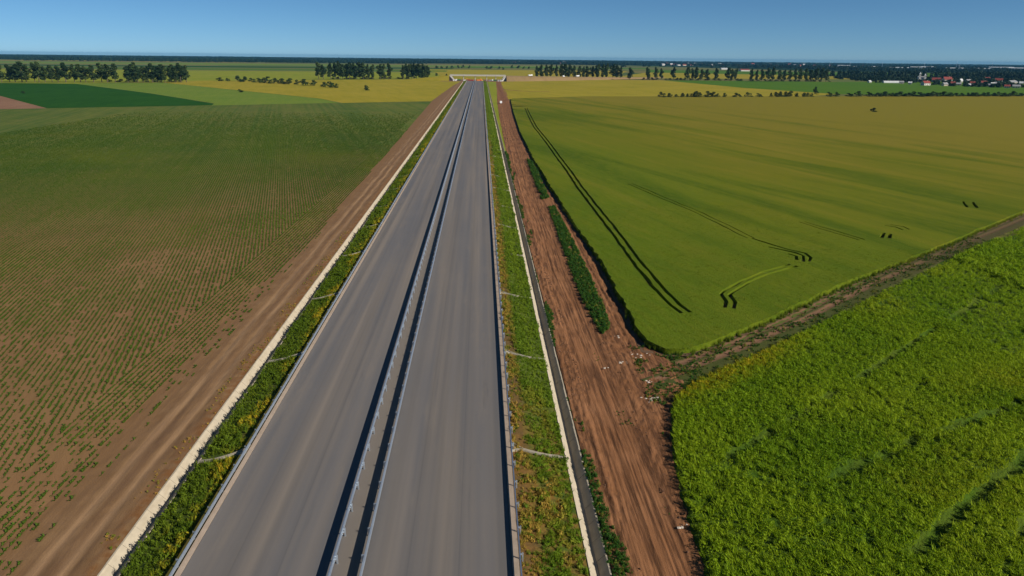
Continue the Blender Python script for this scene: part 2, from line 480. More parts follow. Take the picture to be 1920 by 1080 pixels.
M = {}
M['asphalt'] = asphalt_mat()
M['kerb'] = concrete_mat('kerb_concrete', (.42, .33, .255))
M['slab'] = concrete_mat('slab_concrete', (.50, .43, .32))
M['pale'] = concrete_mat('pale_concrete', (.40, .36, .29))
M['white_con'] = concrete_mat('white_concrete', (.60, .57, .51))
def galv():
    k = NT('galvanised_steel'); f = k.noise(6.0, 4); g = k.noise(.5, 3)
    c = k.mix(f, (.50, .57, .66), (.66, .72, .78)); c = k.mix(k.math('MULTIPLY', g, .3), c, (.42, .48, .56))
    return k.fin(c, k.ramp(f, [(.3, .34), (.7, .5)]), .8, .5)
M['galv'] = galv()
M['soil'] = simple('bare_soil', (.13, .075, .042), .95, .3, .4, bump=.05)
def ground_mat():
    k = NT('open_country'); x, y, z = k.sep()
    n = k.noise(.0016, 5, .6); n2 = k.noise(.012, 4, .6)
    v = k.n('ShaderNodeTexVoronoi'); v.inputs['Scale'].default_value = .0016; k.l(k.map((1.0, 2.6, 1.0), .3), v.inputs['Vector'])
    c = k.ramp(v.outputs['Color'], [(.15, (.060, .100, .020)), (.4, (.17, .15, .038)), (.6, (.085, .125, .024)), (.85, (.20, .16, .05))])
    c = k.mix(k.math('MULTIPLY', n2, .4), c, (.06, .075, .02))
    return k.fin(c, .95, 0, .1)
M['country'] = ground_mat()
M['haul'] = dirt_mat('haul_road_dirt', (.200, .087, .036), (.268, .124, .056), (.075, .033, .015))
M['ltrack'] = left_track_mat()
M['maize_soil'] = maize_soil_mat()
M['verge_l'] = verge_mat('verge_left', True)
M['verge_r'] = verge_mat('verge_right', False)
M['wheat'] = wheat_mat()
M['tall'] = tallcrop_mat()
M['f_dark'] = field_mat('dark_green_crop', (.016, .066, .008), (.026, .090, .010), -.26, .02)
M['f_light'] = field_mat('light_green_crop', (.120, .190, .026), (.165, .215, .034), -.26, .02)
M['f_tan'] = field_mat('ripening_crop', (.240, .215, .018), (.350, .275, .034), -.26, .012)
M['f_brown'] = field_mat('ploughed_soil', (.210, .115, .070), (.270, .160, .100), -.26, .02)
M['f_earth'] = field_mat('dry_earth', (.20, .135, .065), (.28, .19, .09), -.26, .02)
M['f_green'] = field_mat('green_meadow', (.060, .140, .012), (.090, .165, .016), -.26, .012)
M['f_ygreen'] = field_mat('yellow_green_crop', (.180, .225, .020), (.260, .260, .030), -.26, .01)
M['f_forest'] = field_mat('woodland_floor', (.012, .030, .012), (.020, .042, .016), 0, .01)
M['grass'] = leaf_mat('grass_blades', (.040, .110, .008), (.230, .300, .018), (.42, .25, .05))
M['grass_y'] = leaf_mat('yellow_grass', (.032, .095, .008), (.190, .230, .014), (.52, .36, .02))
M['maize'] = leaf_mat('maize_leaf', (.030, .085, .008), (.100, .150, .016), (.24, .22, .03))
M['wheat_tuft'] = leaf_mat('wheat_ears', (.085, .150, .008), (.190, .215, .020), (.28, .23, .04), .35)
M['tall_tuft'] = leaf_mat('tall_crop_blades', (.095, .215, .006), (.340, .430, .015), (.46, .35, .015), .42)
M['weed'] = leaf_mat('weed_leaves', (.020, .075, .012), (.065, .140, .018), (.22, .21, .03), .3)
M['clod'] = simple('soil_clod', (.15, .076, .042), .95, .35, 3.0)
M['bark'] = simple('poplar_bark', (.11, .085, .06), .9, .35, 1.5)
M['poplar'] = crown_mat('poplar_leaves', (.013, .032, .010), (.044, .070, .017))
M['bush'] = crown_mat('shrub_leaves', (.010, .028, .008), (.030, .062, .013))
M['wood'] = crown_mat('wood_leaves', (.010, .026, .012), (.024, .046, .016), .1)
M['stone'] = simple('limestone', (.52, .45, .37), .9, .25, 2.0, bump=.03)
M['white'] = simple('white_wall', (.62, .59, .54), .8, .08, .5)
M['cream'] = simple('cream_wall', (.66, .56, .42), .8, .1, .5)
M['pink'] = simple('pink_wall', (.60, .34, .26), .8, .1, .5)
M['red_roof'] = simple('red_roof_tile', (.24, .050, .038), .8, .25, .8)
M['grey_roof'] = simple('grey_roof', (.26, .26, .27), .7, .2, .8)
M['metal_roof'] = simple('pale_metal_roof', (.56, .57, .58), .5, .1, .2)
M['glass'] = simple('dark_glass', (.03, .04, .05), .12, .1, 1.0, spec=.6)
M['red_paint'] = simple('red_paint', (.50, .045, .022), .4, .1, 2.0, spec=.5)
M['orange_paint'] = simple('orange_paint', (.62, .16, .02), .4, .1, 2.0, spec=.5)
M['yellow_paint'] = simple('yellow_paint', (.70, .40, .03), .4, .1, 2.0, spec=.5)
M['white_paint'] = simple('white_paint', (.80, .80, .80), .35, .04, 2.0, spec=.5)
M['green_paint'] = simple('green_tarpaulin', (.03, .14, .05), .6, .15, 2.0)
M['rubber'] = simple('tyre_rubber', (.02, .02, .02), .85, .1, 5.0)
M['dark_steel'] = simple('dark_steel', (.06, .06, .065), .5, .2, 4.0, metal=.5)

# ------------------------------------------------------------------ the ground: one sheet with embankment and ditch cuts
PROF = [(-16000, ZF - .03), (-600, ZF - .03), (-60, ZF - .03), (-34, ZF - .03), (-30.9, ZF - .45), (-21.15, ZF - .45), (-20.2, -2.06), (-19.8, -2.06), (-19.02, -1.3), (-14.5, -.16), (-13.9, -.14), (12.4, -.14),
        (13.4, -.16), (18.68, -1.3), (19.5, -2.06), (19.9, -2.06), (20.75, ZF - .45), (33.2, ZF - .45), (46, ZF - .03), (60, ZF - .03), (600, ZF - .03), (16000, ZF - .03)]
gx = np.array([p[0] for p in PROF]); gz = np.array([p[1] for p in PROF])
gy = np.array([-400.0, 60, 600, 1305, 1312, 3000, 16000])
GX, GY = np.meshgrid(gx, gy)
GZ = np.repeat(gz[None, :], len(gy), 0); GZ[4:, :] = ZF - .03
struct(link('ground', gridmesh('ground', GX, GY, GZ, M['country'], False)))

def poly_sheet(name, pts, mat, dz):
    mb = MB(); z = ZF + dz
    n = len(pts)
    bm = bmesh.new(); vs_ = [bm.verts.new((x, y, z)) for x, y in pts]; fc = bm.faces.new(vs_)
    if fc.normal.z < 0: fc.normal_flip()
    bmesh.ops.triangulate(bm, faces=[fc])
    me = bpy.data.meshes.new(name); bm.normal_update()
    for f in bm.faces:
        if f.normal.z < 0: f.normal_flip()
    bm.to_mesh(me); bm.free(); me.materials.append(mat)
    return struct(link(name, me))

# ------------------------------------------------------------------ motorway surface
RY0, RY1 = -60.0, 1292.0
mb = MB(); mb.prism([(-13.58, -.12), (12.45, -.12), (12.45, 0.0), (-13.58, 0.0)], RY0, RY1)
struct(mb.build('road', M['asphalt']))
mb = MB(); mb.prism([(-14.06, -.14), (-13.62, -.14), (-13.62, .025), (-14.06, .045)], RY0, RY1)
struct(mb.build('left_kerb', M['kerb']))
mb = MB(); mb.prism([(12.49, -.14), (13.06, -.14), (13.06, .045), (12.49, .025)], RY0, RY1)
struct(mb.build('right_kerb', M['kerb']))

# verges: slopes from the kerbs down to the ditches
ys = np.concatenate([np.arange(20, 160, .5), np.arange(160, 420, 2.0), np.arange(420, 1306, 20.0)])
def verge(name, x0, x1, mat, seed):
    t = np.linspace(0, 1, 16); X, Y = np.meshgrid(x0 + (x1 - x0) * t, ys)
    T = np.repeat(t[None, :], len(ys), 0)
    Z = -.07 + (ZF + .03 + .07) * (T * .6 + .4 * T * T * (3 - 2 * T)) + (fbm(X * 1.1, Y * 1.1, seed) - .5) * .25 * np.sin(np.pi * T)
    return struct(link(name, gridmesh(name, X, Y, Z, mat))), Z
VL, _ = verge('left_verge', -14.09, -19.1, M['verge_l'], 3)
VR, _ = verge('right_verge', 13.09, 18.78, M['verge_r'], 5)
def verge_z(x, x0, x1):
    t = np.clip((x - x0) / (x1 - x0), 0, 1); return -.07 + (ZF + .10) * (t * .6 + .4 * t * t * (3 - 2 * t))

# ------------------------------------------------------------------ dirt tracks
t = np.linspace(0, 1, 60); X, Y = np.meshgrid(-31.0 + 10.05 * t, ys)
wy = (fbm(Y * .05, Y * 0 + 3, 9) - .5) * 1.6
rut = -.07 * np.exp(-((X + wy + 26.0) / .45) ** 2) - .07 * np.exp(-((X + wy + 23.8) / .45) ** 2)
Z = ZF + .004 + rut + (fbm(X * 1.4, Y * .7, 21) - .5) * .10 + .10 * np.exp(-((X + 22.0) / .7) ** 2) * fbm(X * 2.5, Y * 2.5, 4)
Z[:, 0] = ZF - .02; Z[:, -1] = ZF + .0
shift = np.clip((Y - 300) / 400, 0, 1) * 5.5
struct(link('left_dirt_track', gridmesh('left_dirt_track', X - shift * (1 - t)[None, :], Y, Z, M['ltrack'])))

HL = ([20, 48, 65, 97, 132, 215, 300, 500, 700, 943, 1150, 1300], [20.75, 20.75, 20.75, 20.75, 20.75, 20.75, 21.0, 22.5, 25.0, 30.0, 33.0, 36.0])
HR = ([20, 48, 54, 66, 78, 82, 88, 97, 110, 139, 178, 234, 298, 407, 560, 713, 760, 850, 943, 1150, 1300],
      [28.6, 29.0, 29.3, 30.6, 33.4, 35.5, 37.5, 34.6, 34.4, 35.2, 34.0, 33.0, 32.2, 32.4, 35.0, 38.0, 37.5, 40.0, 41.0, 41.0, 46.0])
hy = np.concatenate([np.arange(20, 150, .35), np.arange(150, 300, 1.0), np.arange(300, 1305, 8.0)])
xl = np.interp(hy, *HL); xr = np.interp(hy, *HR); t = np.linspace(0, 1, 170)
X = xl[:, None] + (xr - xl)[:, None] * t[None, :]; Y = np.repeat(hy[:, None], len(t), 1)
lane_c = np.interp(hy, [20, 48, 65, 97, 132, 215, 300, 1300], [25.5, 25.6, 25.8, 25.4, 25.2, 25.4, 26.0, 36])[:, None]
s = X - lane_c + 1.2 * (fbm(Y * .03, Y * 0 + 7, 31, 2) - .5)
r1 = fbm(s * 2.1, Y * .035, 41, 3) - .5
lane = np.clip(1.25 - np.abs(s) / 2.9, 0, 1)
Z = ZF + .02 + r1 * .24 * lane - .16 * lane + (1 - lane) * (fbm(X * 1.8, Y * 1.2, 51, 4) - .45) * .30
Z += .22 * np.exp(-((s + 2.9) / .35) ** 2) * fbm(X * 2.5, Y * 1.6, 61)
for dx in (-.95, .95):
    Z -= .10 * np.exp(-((X - 32.6 - dx * .8 + .6 * (fbm(Y * .05, Y * 0, 71, 2) - .5)) / .3) ** 2) * np.clip((Y - 84) / 8, 0, 1)
Z[:, 0] = ZF - .03; Z[:, -1] = ZF - .02
struct(link('haul_road', gridmesh('haul_road', X, Y, Z, M['haul'])))
mb = MB()
TRW = [(36.0, 87.6), (49.0, 97.2), (61.5, 107.4), (84, 127.2), (110, 148.6), (154, 183.5), (300, 300), (700, 618)]
# field track between wheat and tall crop: two ruts, a grassy spine
def strip(name, pts, width, mat, zf, na=24, step=.6):
    P = [Vector((x, y)) for x, y in pts]; out = []; d = 0
    for a, b in zip(P[:-1], P[1:]):
        L = (b - a).length; n = max(1, int(L / (step if d < 80 else step * 12)))
        out += [a.lerp(b, i / n) for i in range(n)]; d += L
    out.append(P[-1]); out = np.array([(p.x, p.y) for p in out]); tg = np.gradient(out, axis=0); tg /= np.linalg.norm(tg, axis=1)[:, None]
    nr = np.stack([-tg[:, 1], tg[:, 0]], -1); u = np.linspace(-1, 1, na)
    X = out[:, 0][:, None] + nr[:, 0][:, None] * u * width / 2; Y = out[:, 1][:, None] + nr[:, 1][:, None] * u * width / 2
    U = np.repeat(u[None, :], len(out), 0); Zs = zf(X, Y, U)
    me = gridmesh(name, X, Y, Zs, mat); a = me.attributes.new('across', 'FLOAT', 'POINT'); a.data.foreach_set('value', U.astype(np.float32).ravel())
    return link(name, me)
def ftrack_mat():
    k = NT('field_track_soil'); u = k.attr('across', 'GEOMETRY').outputs['Fac']; n = k.noise(.8, 5, .6); g = k.noise(6, 4)
    u2 = k.math('ADD', u, k.math('MULTIPLY', k.math('SUBTRACT', n, .5), .35))
    c = k.mix(g, (.035, .055, .012), (.085, .085, .022))
    for q in (-.05, .62):
        e = k.math('ABSOLUTE', k.math('SUBTRACT', u2, q)); c = k.mix(k.rng(e, .30, .14), c, (.19, .105, .060))
    x, y, z = k.sep(); c = k.mix(k.math('MULTIPLY', k.rng(x, 70, 110), .7), c, (.075, .060, .025))
    k.bump(g, .08); return k.fin(c, .95, 0, .1)
struct(strip('field_track', [(31.5, 84.8)] + TRW, 5.6, ftrack_mat(), lambda X, Y, U: ZF + .035 - .10 * np.exp(-((U + .05) / .18) ** 2) - .10 * np.exp(-((U - .62) / .18) ** 2) + (fbm(X * 1.2, Y * 1.2, 81) - .5) * .16 + .05 * (1 - np.abs(U)) - .04 * (np.abs(U) > .98)))

# ------------------------------------------------------------------ fields
poly_sheet('maize_field_soil', [(-30.6, -150), (-30.6, 300), (-36.5, 703), (-344, 560), (-900, 302), (-900, -150)], M['maize_soil'], .010)
poly_sheet('far_right_verge', [(20.66, 285), (21.1, 285), (22.6, 500), (25.1, 700), (30.1, 943), (33.1, 1150), (36, 1290), (20.66, 1290)], M['f_ygreen'], -.012)
poly_sheet('dark_green_field', [(-212, 623), (-219, 646), (-342, 806), (-545, 1045), (-700, 1062), (-1500, 1062), (-1500, 30), (-900, 302), (-344, 562)], M['f_dark'], .006)
poly_sheet('ploughed_field', [(-318, 574), (-451, 734), (-600, 915), (-1100, 1400 - 480), (-900, 304)], M['f_brown'], .016)
poly_sheet('light_green_field', [(-212, 621), (-219, 648), (-342, 808), (-545, 1047), (-457, 1115), (-147, 732), (-116, 668)], M['f_light'], .022)
poly_sheet('ripening_field_west', [(-37, 704), (-114, 668), (-147, 734), (-457, 1117), (-600, 1068), (-640, 1090), (-420, 1212), (-60, 1400), (-24, 1300), (-31, 1100)], M['f_tan'], .028)
poly_sheet('yellow_green_field', [(-1500, 1064), (-545, 1046), (-420, 1215), (-60, 1402), (-110, 2000), (-2200, 1900)], M['f_ygreen'], .034)
poly_sheet('green_strip_field', [(-2600, 2010), (-90, 2130), (-90, 2290), (-2600, 2230)], M['f_green'], .05)
poly_sheet('dark_strip_field', [(-2600, 2420), (-90, 2560), (-90, 2760), (-2600, 2640)], M['f_dark'], .05)
poly_sheet('yellow_strip_field', [(-2800, 2900), (400, 3150), (400, 3700), (-2800, 3500)], M['f_light'], .05)
poly_sheet('ripening_field_middle', [(-60, 1410), (70, 1420), (300, 1640), (500, 2500), (-200, 2500), (-110, 2000)], M['f_tan'], .045)
poly_sheet('green_field_middle', [(-120, 2900), (700, 3000), (760, 3350), (-120, 3300)], M['f_green'], .07)
poly_sheet('ripening_field_north', [(37, 745), (41, 751), (124, 803), (209, 818), (377, 843), (460, 925), (405, 1104), (365, 1490), (60, 1420), (44, 1300), (38, 940)], M['f_tan'], .02)
poly_sheet('green_field_east', [(405, 1106), (462, 927), (683, 917), (2400, 1330), (2600, 1900), (1261, 1640), (702, 1460), (367, 1492)], M['f_green'], .026)
poly_sheet('ripening_field_beyond', [(300, 1640), (420, 1620), (900, 1700), (1000, 2050), (520, 2300)], M['f_tan'], .03)
poly_sheet('meadow_beyond', [(520, 2310), (1010, 2060), (1700, 2000), (2300, 2600), (640, 2850)], M['f_green'], .036)
# wheat field: a closed canopy with the crop standing about 0.9 m, tractor tracks pressed down to the soil
WH = .9
def resample(pts, step):
    out = []
    for a, b in zip(pts[:-1], pts[1:]):
        n = max(1, int(math.dist(a, b) / step)); out += [(a[0] + (b[0] - a[0]) * i / n, a[1] + (b[1] - a[1]) * i / n) for i in range(n)]
    return out + [pts[-1]]
TRACKS = [([(46.5, 603), (43.6, 500), (42.2, 438), (42.4, 354), (42.0, 302), (41.9, 261), (41.4, 228), (41.7, 190), (41.8, 167), (41.6, 142), (41.8, 124), (42.6, 113), (43.3, 109)], .85, .36),
          ([(73.0, 137.4), (65.6, 132.2), (59.3, 126.2), (54.2, 120.6), (53.0, 118.8), (52.4, 114.5), (51.2, 111.3)], .72, .36),
          ([(72.7, 160.5), (77.2, 150.3), (79.5, 146.7), (79.1, 143.2), (77.4, 140.3)], .0, .36),
          ([(73.6, 152.6), (77.5, 147.3), (78.1, 144.5), (76.2, 139.9)], .0, .32),
          ([(75.6, 146.4), (76.4, 144), (75.3, 141.2)], .0, .32),
          ([(103.5, 160.6), (107.0, 165.3)], .0, .42), ([(105.2, 159.8), (107.9, 164.3)], .0, .42),
          ([(111.5, 173.5), (113.2, 171.5), (113.4, 168.6)], .0, .22), ([(113.6, 174.5), (115.4, 171.8), (115.2, 169.0)], .0, .22),
          ([(148.4, 197.2), (152.9, 205.6)], .0, .4), ([(150.8, 196.2), (155.3, 204.6)], .0, .4),
          ([(92.1, 177.7), (95.5, 165.4), (98.0, 158.5)], .8, .2),
          ([(58.8, 234.5), (69, 188), (72.7, 160.5)], .8, .18)]
LINES = []
for pts, off, hw in TRACKS:
    rs = np.array(resample(pts, 3.0)); tg = np.gradient(rs, axis=0); tg /= np.linalg.norm(tg, axis=1)[:, None] + 1e-9; nr = np.stack([-tg[:, 1], tg[:, 0]], -1)
    for sgn in ((-1, 1) if off else (0,)):
        q = rs + nr * off * sgn + nr * ((fbm(rs[:, 0] * .3, rs[:, 1] * .3, 5 + sgn)[:, None] - .5) * .5)
        LINES.append((q, nr, hw))
WEST = [(34.2, 97.4), (34.0, 110), (34.6, 139.4), (33.4, 178.6), (32.3, 234), (31.5, 298), (31.7, 407), (34.5, 560), (38.4, 712), (41, 748)]
SOUTH = [(700, 626), (300, 307), (159.4, 190.5), (108.2, 149.3), (80, 127.6), (55.6, 106.4), (44, 97.2), (40.3, 94.6), (36.5, 94.2), (34.2, 97.4)]
NORTH = [(41, 748), (124, 801), (209, 815), (377, 841), (683, 914), (1600, 1110), (1600, 1345)]
edge = []
for seg, st in ((WEST, 1.2), (NORTH, 25), ([(1600, 1345), (700, 626)], 60), (SOUTH, 1.6)):
    edge += [p for p in resample(seg, st)[:-1]]
edge = np.array(edge)
jit = np.where((edge[:, 1] < 420) & (edge[:, 0] < 170), .55, .0)
edge[:, 0] += (fbm(edge[:, 0] * .5, edge[:, 1] * .5, 2, 3) - .5) * 2 * jit; edge[:, 1] += (fbm(edge[:, 0] * .5, edge[:, 1] * .5, 8, 3) - .5) * jit
V = [tuple(p) for p in edge]; E = [(i, (i + 1) % len(V)) for i in range(len(V))]
for q, nr, hw in LINES:
    w = hw * (.75 + .6 * vnoise(q[:, 0] * .7, q[:, 1] * .7, 3))[:, None]
    ring = np.concatenate([q + nr * w, (q - nr * w)[::-1]]); b = len(V)
    V += [tuple(p) for p in ring]; E += [(b + i, b + (i + 1) % len(ring)) for i in range(len(ring))]
P = []
for x0, x1, y0, y1, st in ((30, 130, 92, 230, 1.9), (30, 300, 230, 420, 7.0), (130, 330, 92, 230, 6.0), (30, 700, 420, 950, 25), (300, 1600, 230, 1300, 40)):
    a, b = np.meshgrid(np.arange(x0, x1, st), np.arange(y0, y1, st)); a = a + rng.uniform(-.3, .3, a.shape) * st; b = b + rng.uniform(-.3, .3, b.shape) * st
    P.append(np.stack([a.ravel(), b.ravel()], -1))
P = np.concatenate(P); P = P[inpoly(P[:, 0], P[:, 1], edge)]
ok = dist_line(P[:, 0], P[:, 1], [tuple(p) for p in edge] + [tuple(edge[0])]) > .8
for q, nr, hw in LINES: ok &= dist_line(P[:, 0], P[:, 1], q) > hw * 2 + .5
V += [tuple(p) for p in P[ok]]
rv, re, rf, *_ = delaunay_2d_cdt([Vector(p) for p in V], E, [], 0, 1e-5, False)
rv = np.array([(p.x, p.y) for p in rv]); rf = np.array([f for f in rf if len(f) == 3])
c = rv[rf].mean(1); keep = inpoly(c[:, 0], c[:, 1], edge)
for q, nr, hw in LINES:
    w = hw * (.75 + .6 * vnoise(q[:, 0] * .7, q[:, 1] * .7, 3))[:, None]
    ring = np.concatenate([q + nr * w, (q - nr * w)[::-1]]); keep &= ~inpoly(c[:, 0], c[:, 1], ring)
rf = rf[keep]
zc = ZF + WH + (fbm(rv[:, 0] * .25, rv[:, 1] * .25, 91) - .5) * .30 + (fbm(rv[:, 0] * .03, rv[:, 1] * .03, 92) - .5) * .5 * (rv[:, 1] < 300)
e3 = np.concatenate([rf[:, [0, 1]], rf[:, [1, 2]], rf[:, [2, 0]]]); key = np.sort(e3, 1); key = key[:, 0].astype(np.int64) * len(rv) + key[:, 1]
u, inv, cnt = np.unique(key, return_inverse=True, return_counts=True); be = e3[cnt[inv] == 1]
n = len(rv); lo = np.full(n, ZF - .05)
V3 = np.concatenate([np.column_stack([rv, zc]), np.column_stack([rv, zc]), np.column_stack([rv, lo])])
F3 = np.concatenate([rf, np.stack([be[:, 1], be[:, 0], be[:, 0] + n], -1) + n, np.stack([be[:, 1], be[:, 0] + n, be[:, 1] + n], -1) + n])
used = np.unique(F3); remap = -np.ones(len(V3), int); remap[used] = np.arange(len(used))
struct(link('wheat_field', npmesh('wheat_field', V3[used], remap[F3], M['wheat'])))
poly_sheet('wheat_field_soil', [(33, 95)] + [(x - 1.0, y) for x, y in WEST[1:]] + NORTH + [(700, 624)] + [(x, y - 1) for x, y in SOUTH[1:-1]], M['soil'], .012)

# tall green crop in the lower right
CROP = [(27.4, -60), (27.6, 30), (28.7, 53.7), (30.2, 66.2), (32.6, 77.0), (34.6, 81.0), (38.2, 84.6), (48.0, 92.2), (60.8, 102.6), (84.2, 122.7), (115.6, 148.0), (149.7, 174.5), (300, 294), (420, 390), (420, -60)]
FURROWS = [([(36, 65.5), (49.7, 76.6), (63.2, 87.6), (81.8, 103.2), (120, 135)], .62), ([(46, 62), (56.4, 67.7), (65.4, 72.3), (74.5, 76.4), (110, 96)], .75), ([(47, 50), (58.6, 58.6), (67, 64.2), (90, 82)], .75), ([(58, 52), (64, 57)], .9)]
gxs = np.concatenate([np.arange(26.5, 100, .5), 100 * 1.035 ** np.arange(0, 43)]); gys = np.concatenate([np.arange(-60, 30, 6), np.arange(30, 140, .5), np.arange(140, 400, 4)])
X, Y = np.meshgrid(gxs, gys)
de = dist_line(X, Y, CROP[:-1])
def crop_h(X, Y, de):
    h = (1.0 + (fbm(X * .45, Y * .45, 101) - .5) * .42 + (fbm(X * .07, Y * .07, 102) - .5) * .25) * np.clip(de / .7 + .3, 0, 1)
    dip = np.clip((fbm(X * .6 + Y * .35, Y * .45 - X * .35, 104, 3) - .63) * 6, 0, 1)
    return np.maximum(h - .40 * dip, .05)
Z = crop_h(X, Y, de) * .42
for pts, w in FURROWS: Z = Z * (1 - .92 * np.exp(-(dist_line(X, Y, pts) / (w * 1.3)) ** 2))
Z = ZF - .02 + Z
ins = inpoly(X, Y, CROP)
Z[~ins] = ZF - .15
qi = np.arange(X.size).reshape(X.shape); q4 = np.stack([qi[:-1, :-1], qi[:-1, 1:], qi[1:, 1:], qi[1:, :-1]], -1).reshape(-1, 4)
q4 = q4[ins.ravel()[q4].any(1)]
me = npmesh('tall_crop_field', np.stack([X, Y, Z], -1).reshape(-1, 3), q4, M['tall']); me.polygons.foreach_set('use_smooth', np.ones(len(q4), bool))
struct(link('tall_crop_field', me))

# thin dark boundary ditch and a branch track out in the northern field
struct(strip('boundary_ditch', [(104, 1345), (130, 1200), (154, 1069), (179, 862)], 3.0, M['f_forest'], lambda X, Y, U: ZF + .05 - .5 * (1 - np.abs(U)), 5, 20))
struct(strip('branch_track', [(38, 985), (50, 955), (62, 934), (80, 926), (96, 924)], 6.0, M['haul'], lambda X, Y, U: ZF + .05 + 0 * X, 4, 6))
struct(strip('bare_strip', [(44, 1300), (70, 1330), (140, 1420), (260, 1475), (520, 1490)], 22.0, M['f_earth'], lambda X, Y, U: ZF + .06 + 0 * X, 4, 20))
poly_sheet('building_site_ground', [(-60, 1286), (46, 1286), (110, 1380), (60, 1420), (-62, 1410)], M['f_brown'], .055)

# ------------------------------------------------------------------ concrete ditches: separate slabs with open joints
SL = 2.5
def slab_mesh(name, x0, z0, x1, z1, th, L):
    d = Vector((x1 - x0, z1 - z0)).normalized(); nn = Vector((-d.y, d.x)) * th
    if nn.y > 0: nn = -nn
    mb = MB(); mb.prism([(x0, z0), (x1, z1), (x1 + nn.x, z1 + nn.y), (x0 + nn.x, z0 + nn.y)], 0, L); return mb.mesh(name, M['slab'])
def ditch(label, xo, s, y0=36.0, n=60):
    """xo = outer lip, s = +1 when the ditch lies to the right of its outer lip"""
    root = empty('drainage_ditch', (xo, y0, 0), 0, label, 'ditch')
    outer = slab_mesh('outer_slab', 0, ZF + .05, s * .70, ZF - .66, .07, SL - .05); inner = slab_mesh('inner_slab', s * 1.62, ZF + .05, s * .94, ZF - .66, .07, SL - .05)
    lip = MB().box(min(0, -s * .14), max(0, -s * .14), 0, SL - .05, ZF - .06, ZF + .052).mesh('lip', M['slab'])
    r = random.Random(int(xo * 10))
    for i in range(n):
        a = link('outer_slab', outer, root, (r.uniform(-.015, .015), i * SL, r.uniform(-.02, .015))); a.rotation_euler = (0, 0, r.uniform(-.008, .008))
        link('inner_slab', inner, root, (r.uniform(-.015, .015), i * SL, r.uniform(-.02, .015)))
        link('lip_slab', lip, root, (r.uniform(-.015, .0) * s - s * .004, i * SL, r.uniform(-.02, .012)))
    fl = MB().box(s * .70 if s > 0 else s * .94, s * .94 if s > 0 else s * .70, 0, 1260, ZF - .74, ZF - .67); fl.build('ditch_floor', M['slab'], root)
    far = MB(); yy = n * SL
    while yy < 1255:
        L = 25.0
        for x0, z0, x1, z1 in ((0, ZF + .05, s * .70, ZF - .66), (s * 1.62, ZF + .05, s * .94, ZF - .66)):
            d = Vector((x1 - x0, z1 - z0)).normalized(); nn = Vector((-d.y, d.x)) * .07
            if nn.y > 0: nn = -nn
            far.prism([(x0, z0), (x1, z1), (x1 + nn.x, z1 + nn.y), (x0 + nn.x, z0 + nn.y)], yy, yy + L - .06)
        far.box(min(-s * .004, -s * .14), max(-s * .004, -s * .14), yy, yy + L - .06, ZF - .06, ZF + .05)
        yy += L
    tag(far.build('far_slabs', M['slab'], root), kind='stuff')
    return root
ditch('pale concrete ditch between left dirt track and left grass verge', -20.85, 1)
ditch('pale concrete ditch between right grass verge and brown haul road', 20.50, -1)

# ------------------------------------------------------------------ guardrails
def wave(z0, z1, x, s, th=.006):
    """W-beam outline, bulging by s towards the traffic"""
    h = z1 - z0; k = [(0, 0), (.06, .2), (.08, .9), (.2, 1), (.34, .9), (.44, .15), (.56, .15), (.66, .9), (.8, 1), (.92, .9), (.94, .2), (1, 0)]
    a = [(x + s * .082 * q, z0 + h * t_) for t_, q in k]
    return a + [(px - s * .018, pz) for px, pz in reversed(a)]
PS = 3.5
def guardrail(label, x, s, beams, y0=24.5, y1=1285.0, npost=116):
    root = empty('guardrail', (x, y0, 0), 0, label, 'guardrail', 'guardrails along the motorway')
    top = max(b for a, b in beams)
    # C-shaped post standing behind the beam, with a spacer bracket
    post = MB(); px = -s * .20
    post.prism([(px - .06, -.25), (px + .06, -.25), (px + .06, top + .02), (px - .06, top + .02)], -.035, -.028)
    post.box(px - .06, px - .053, -.0279, .045, -.25, top + .02); post.box(px + .053, px + .06, -.0279, .045, -.25, top + .02)
    pm = post.mesh('post', M['galv'])
    sp = MB()
    for a, b in beams: zc_ = (a + b) / 2; sp.box(min(px + s * .062, -s * .02), max(px + s * .062, -s * .02), -.03, .05, zc_ - .07, zc_ + .09)
    sm = sp.mesh('spacer', M['galv'])
    bms = []
    for a, b in beams:
        mb = MB(); mb.prism(wave(a, b, 0, s), 0, PS * 2 - .012); bms.append(mb.mesh('beam', M['galv']))
    for i in range(npost):
        p = link('post', pm, root, (0, i * PS, 0)); link('spacer', sm, p)
        if i % 2 == 0:
            for q in bms: link('beam', q, root, (0, i * PS - .5, 0))
    far = MB(); i = npost
    while i * PS < y1 - y0:
        far.box(px - .06, px + .06, i * PS - .035, i * PS + .045, -.25, top + .02); far.box(min(px + s * .062, -s * .02), max(px + s * .062, -s * .02), i * PS - .03, i * PS + .05, top - .25, top - .1); i += 1
    tag(far.build('far_posts', M['galv'], root), kind='stuff')
    for a, b in beams:
        mb = MB(); mb.prism(wave(a, b, 0, s), npost * PS - .5, y1 - y0); mb.build('far_beam', M['galv'], root)
guardrail('steel guardrail on left side of median, posts standing to its right', -1.78, -1, [(.32, .56), (.60, .84)])
guardrail('steel guardrail on right side of median, facing the right carriageway', .62, 1, [(.32, .56), (.60, .84)])
guardrail('steel guardrail on outer left edge of road above left verge', -14.02, 1, [(.42, .76)])
guardrail('steel guardrail on outer right edge of road above right verge', 13.16, -1, [(.42, .76)])

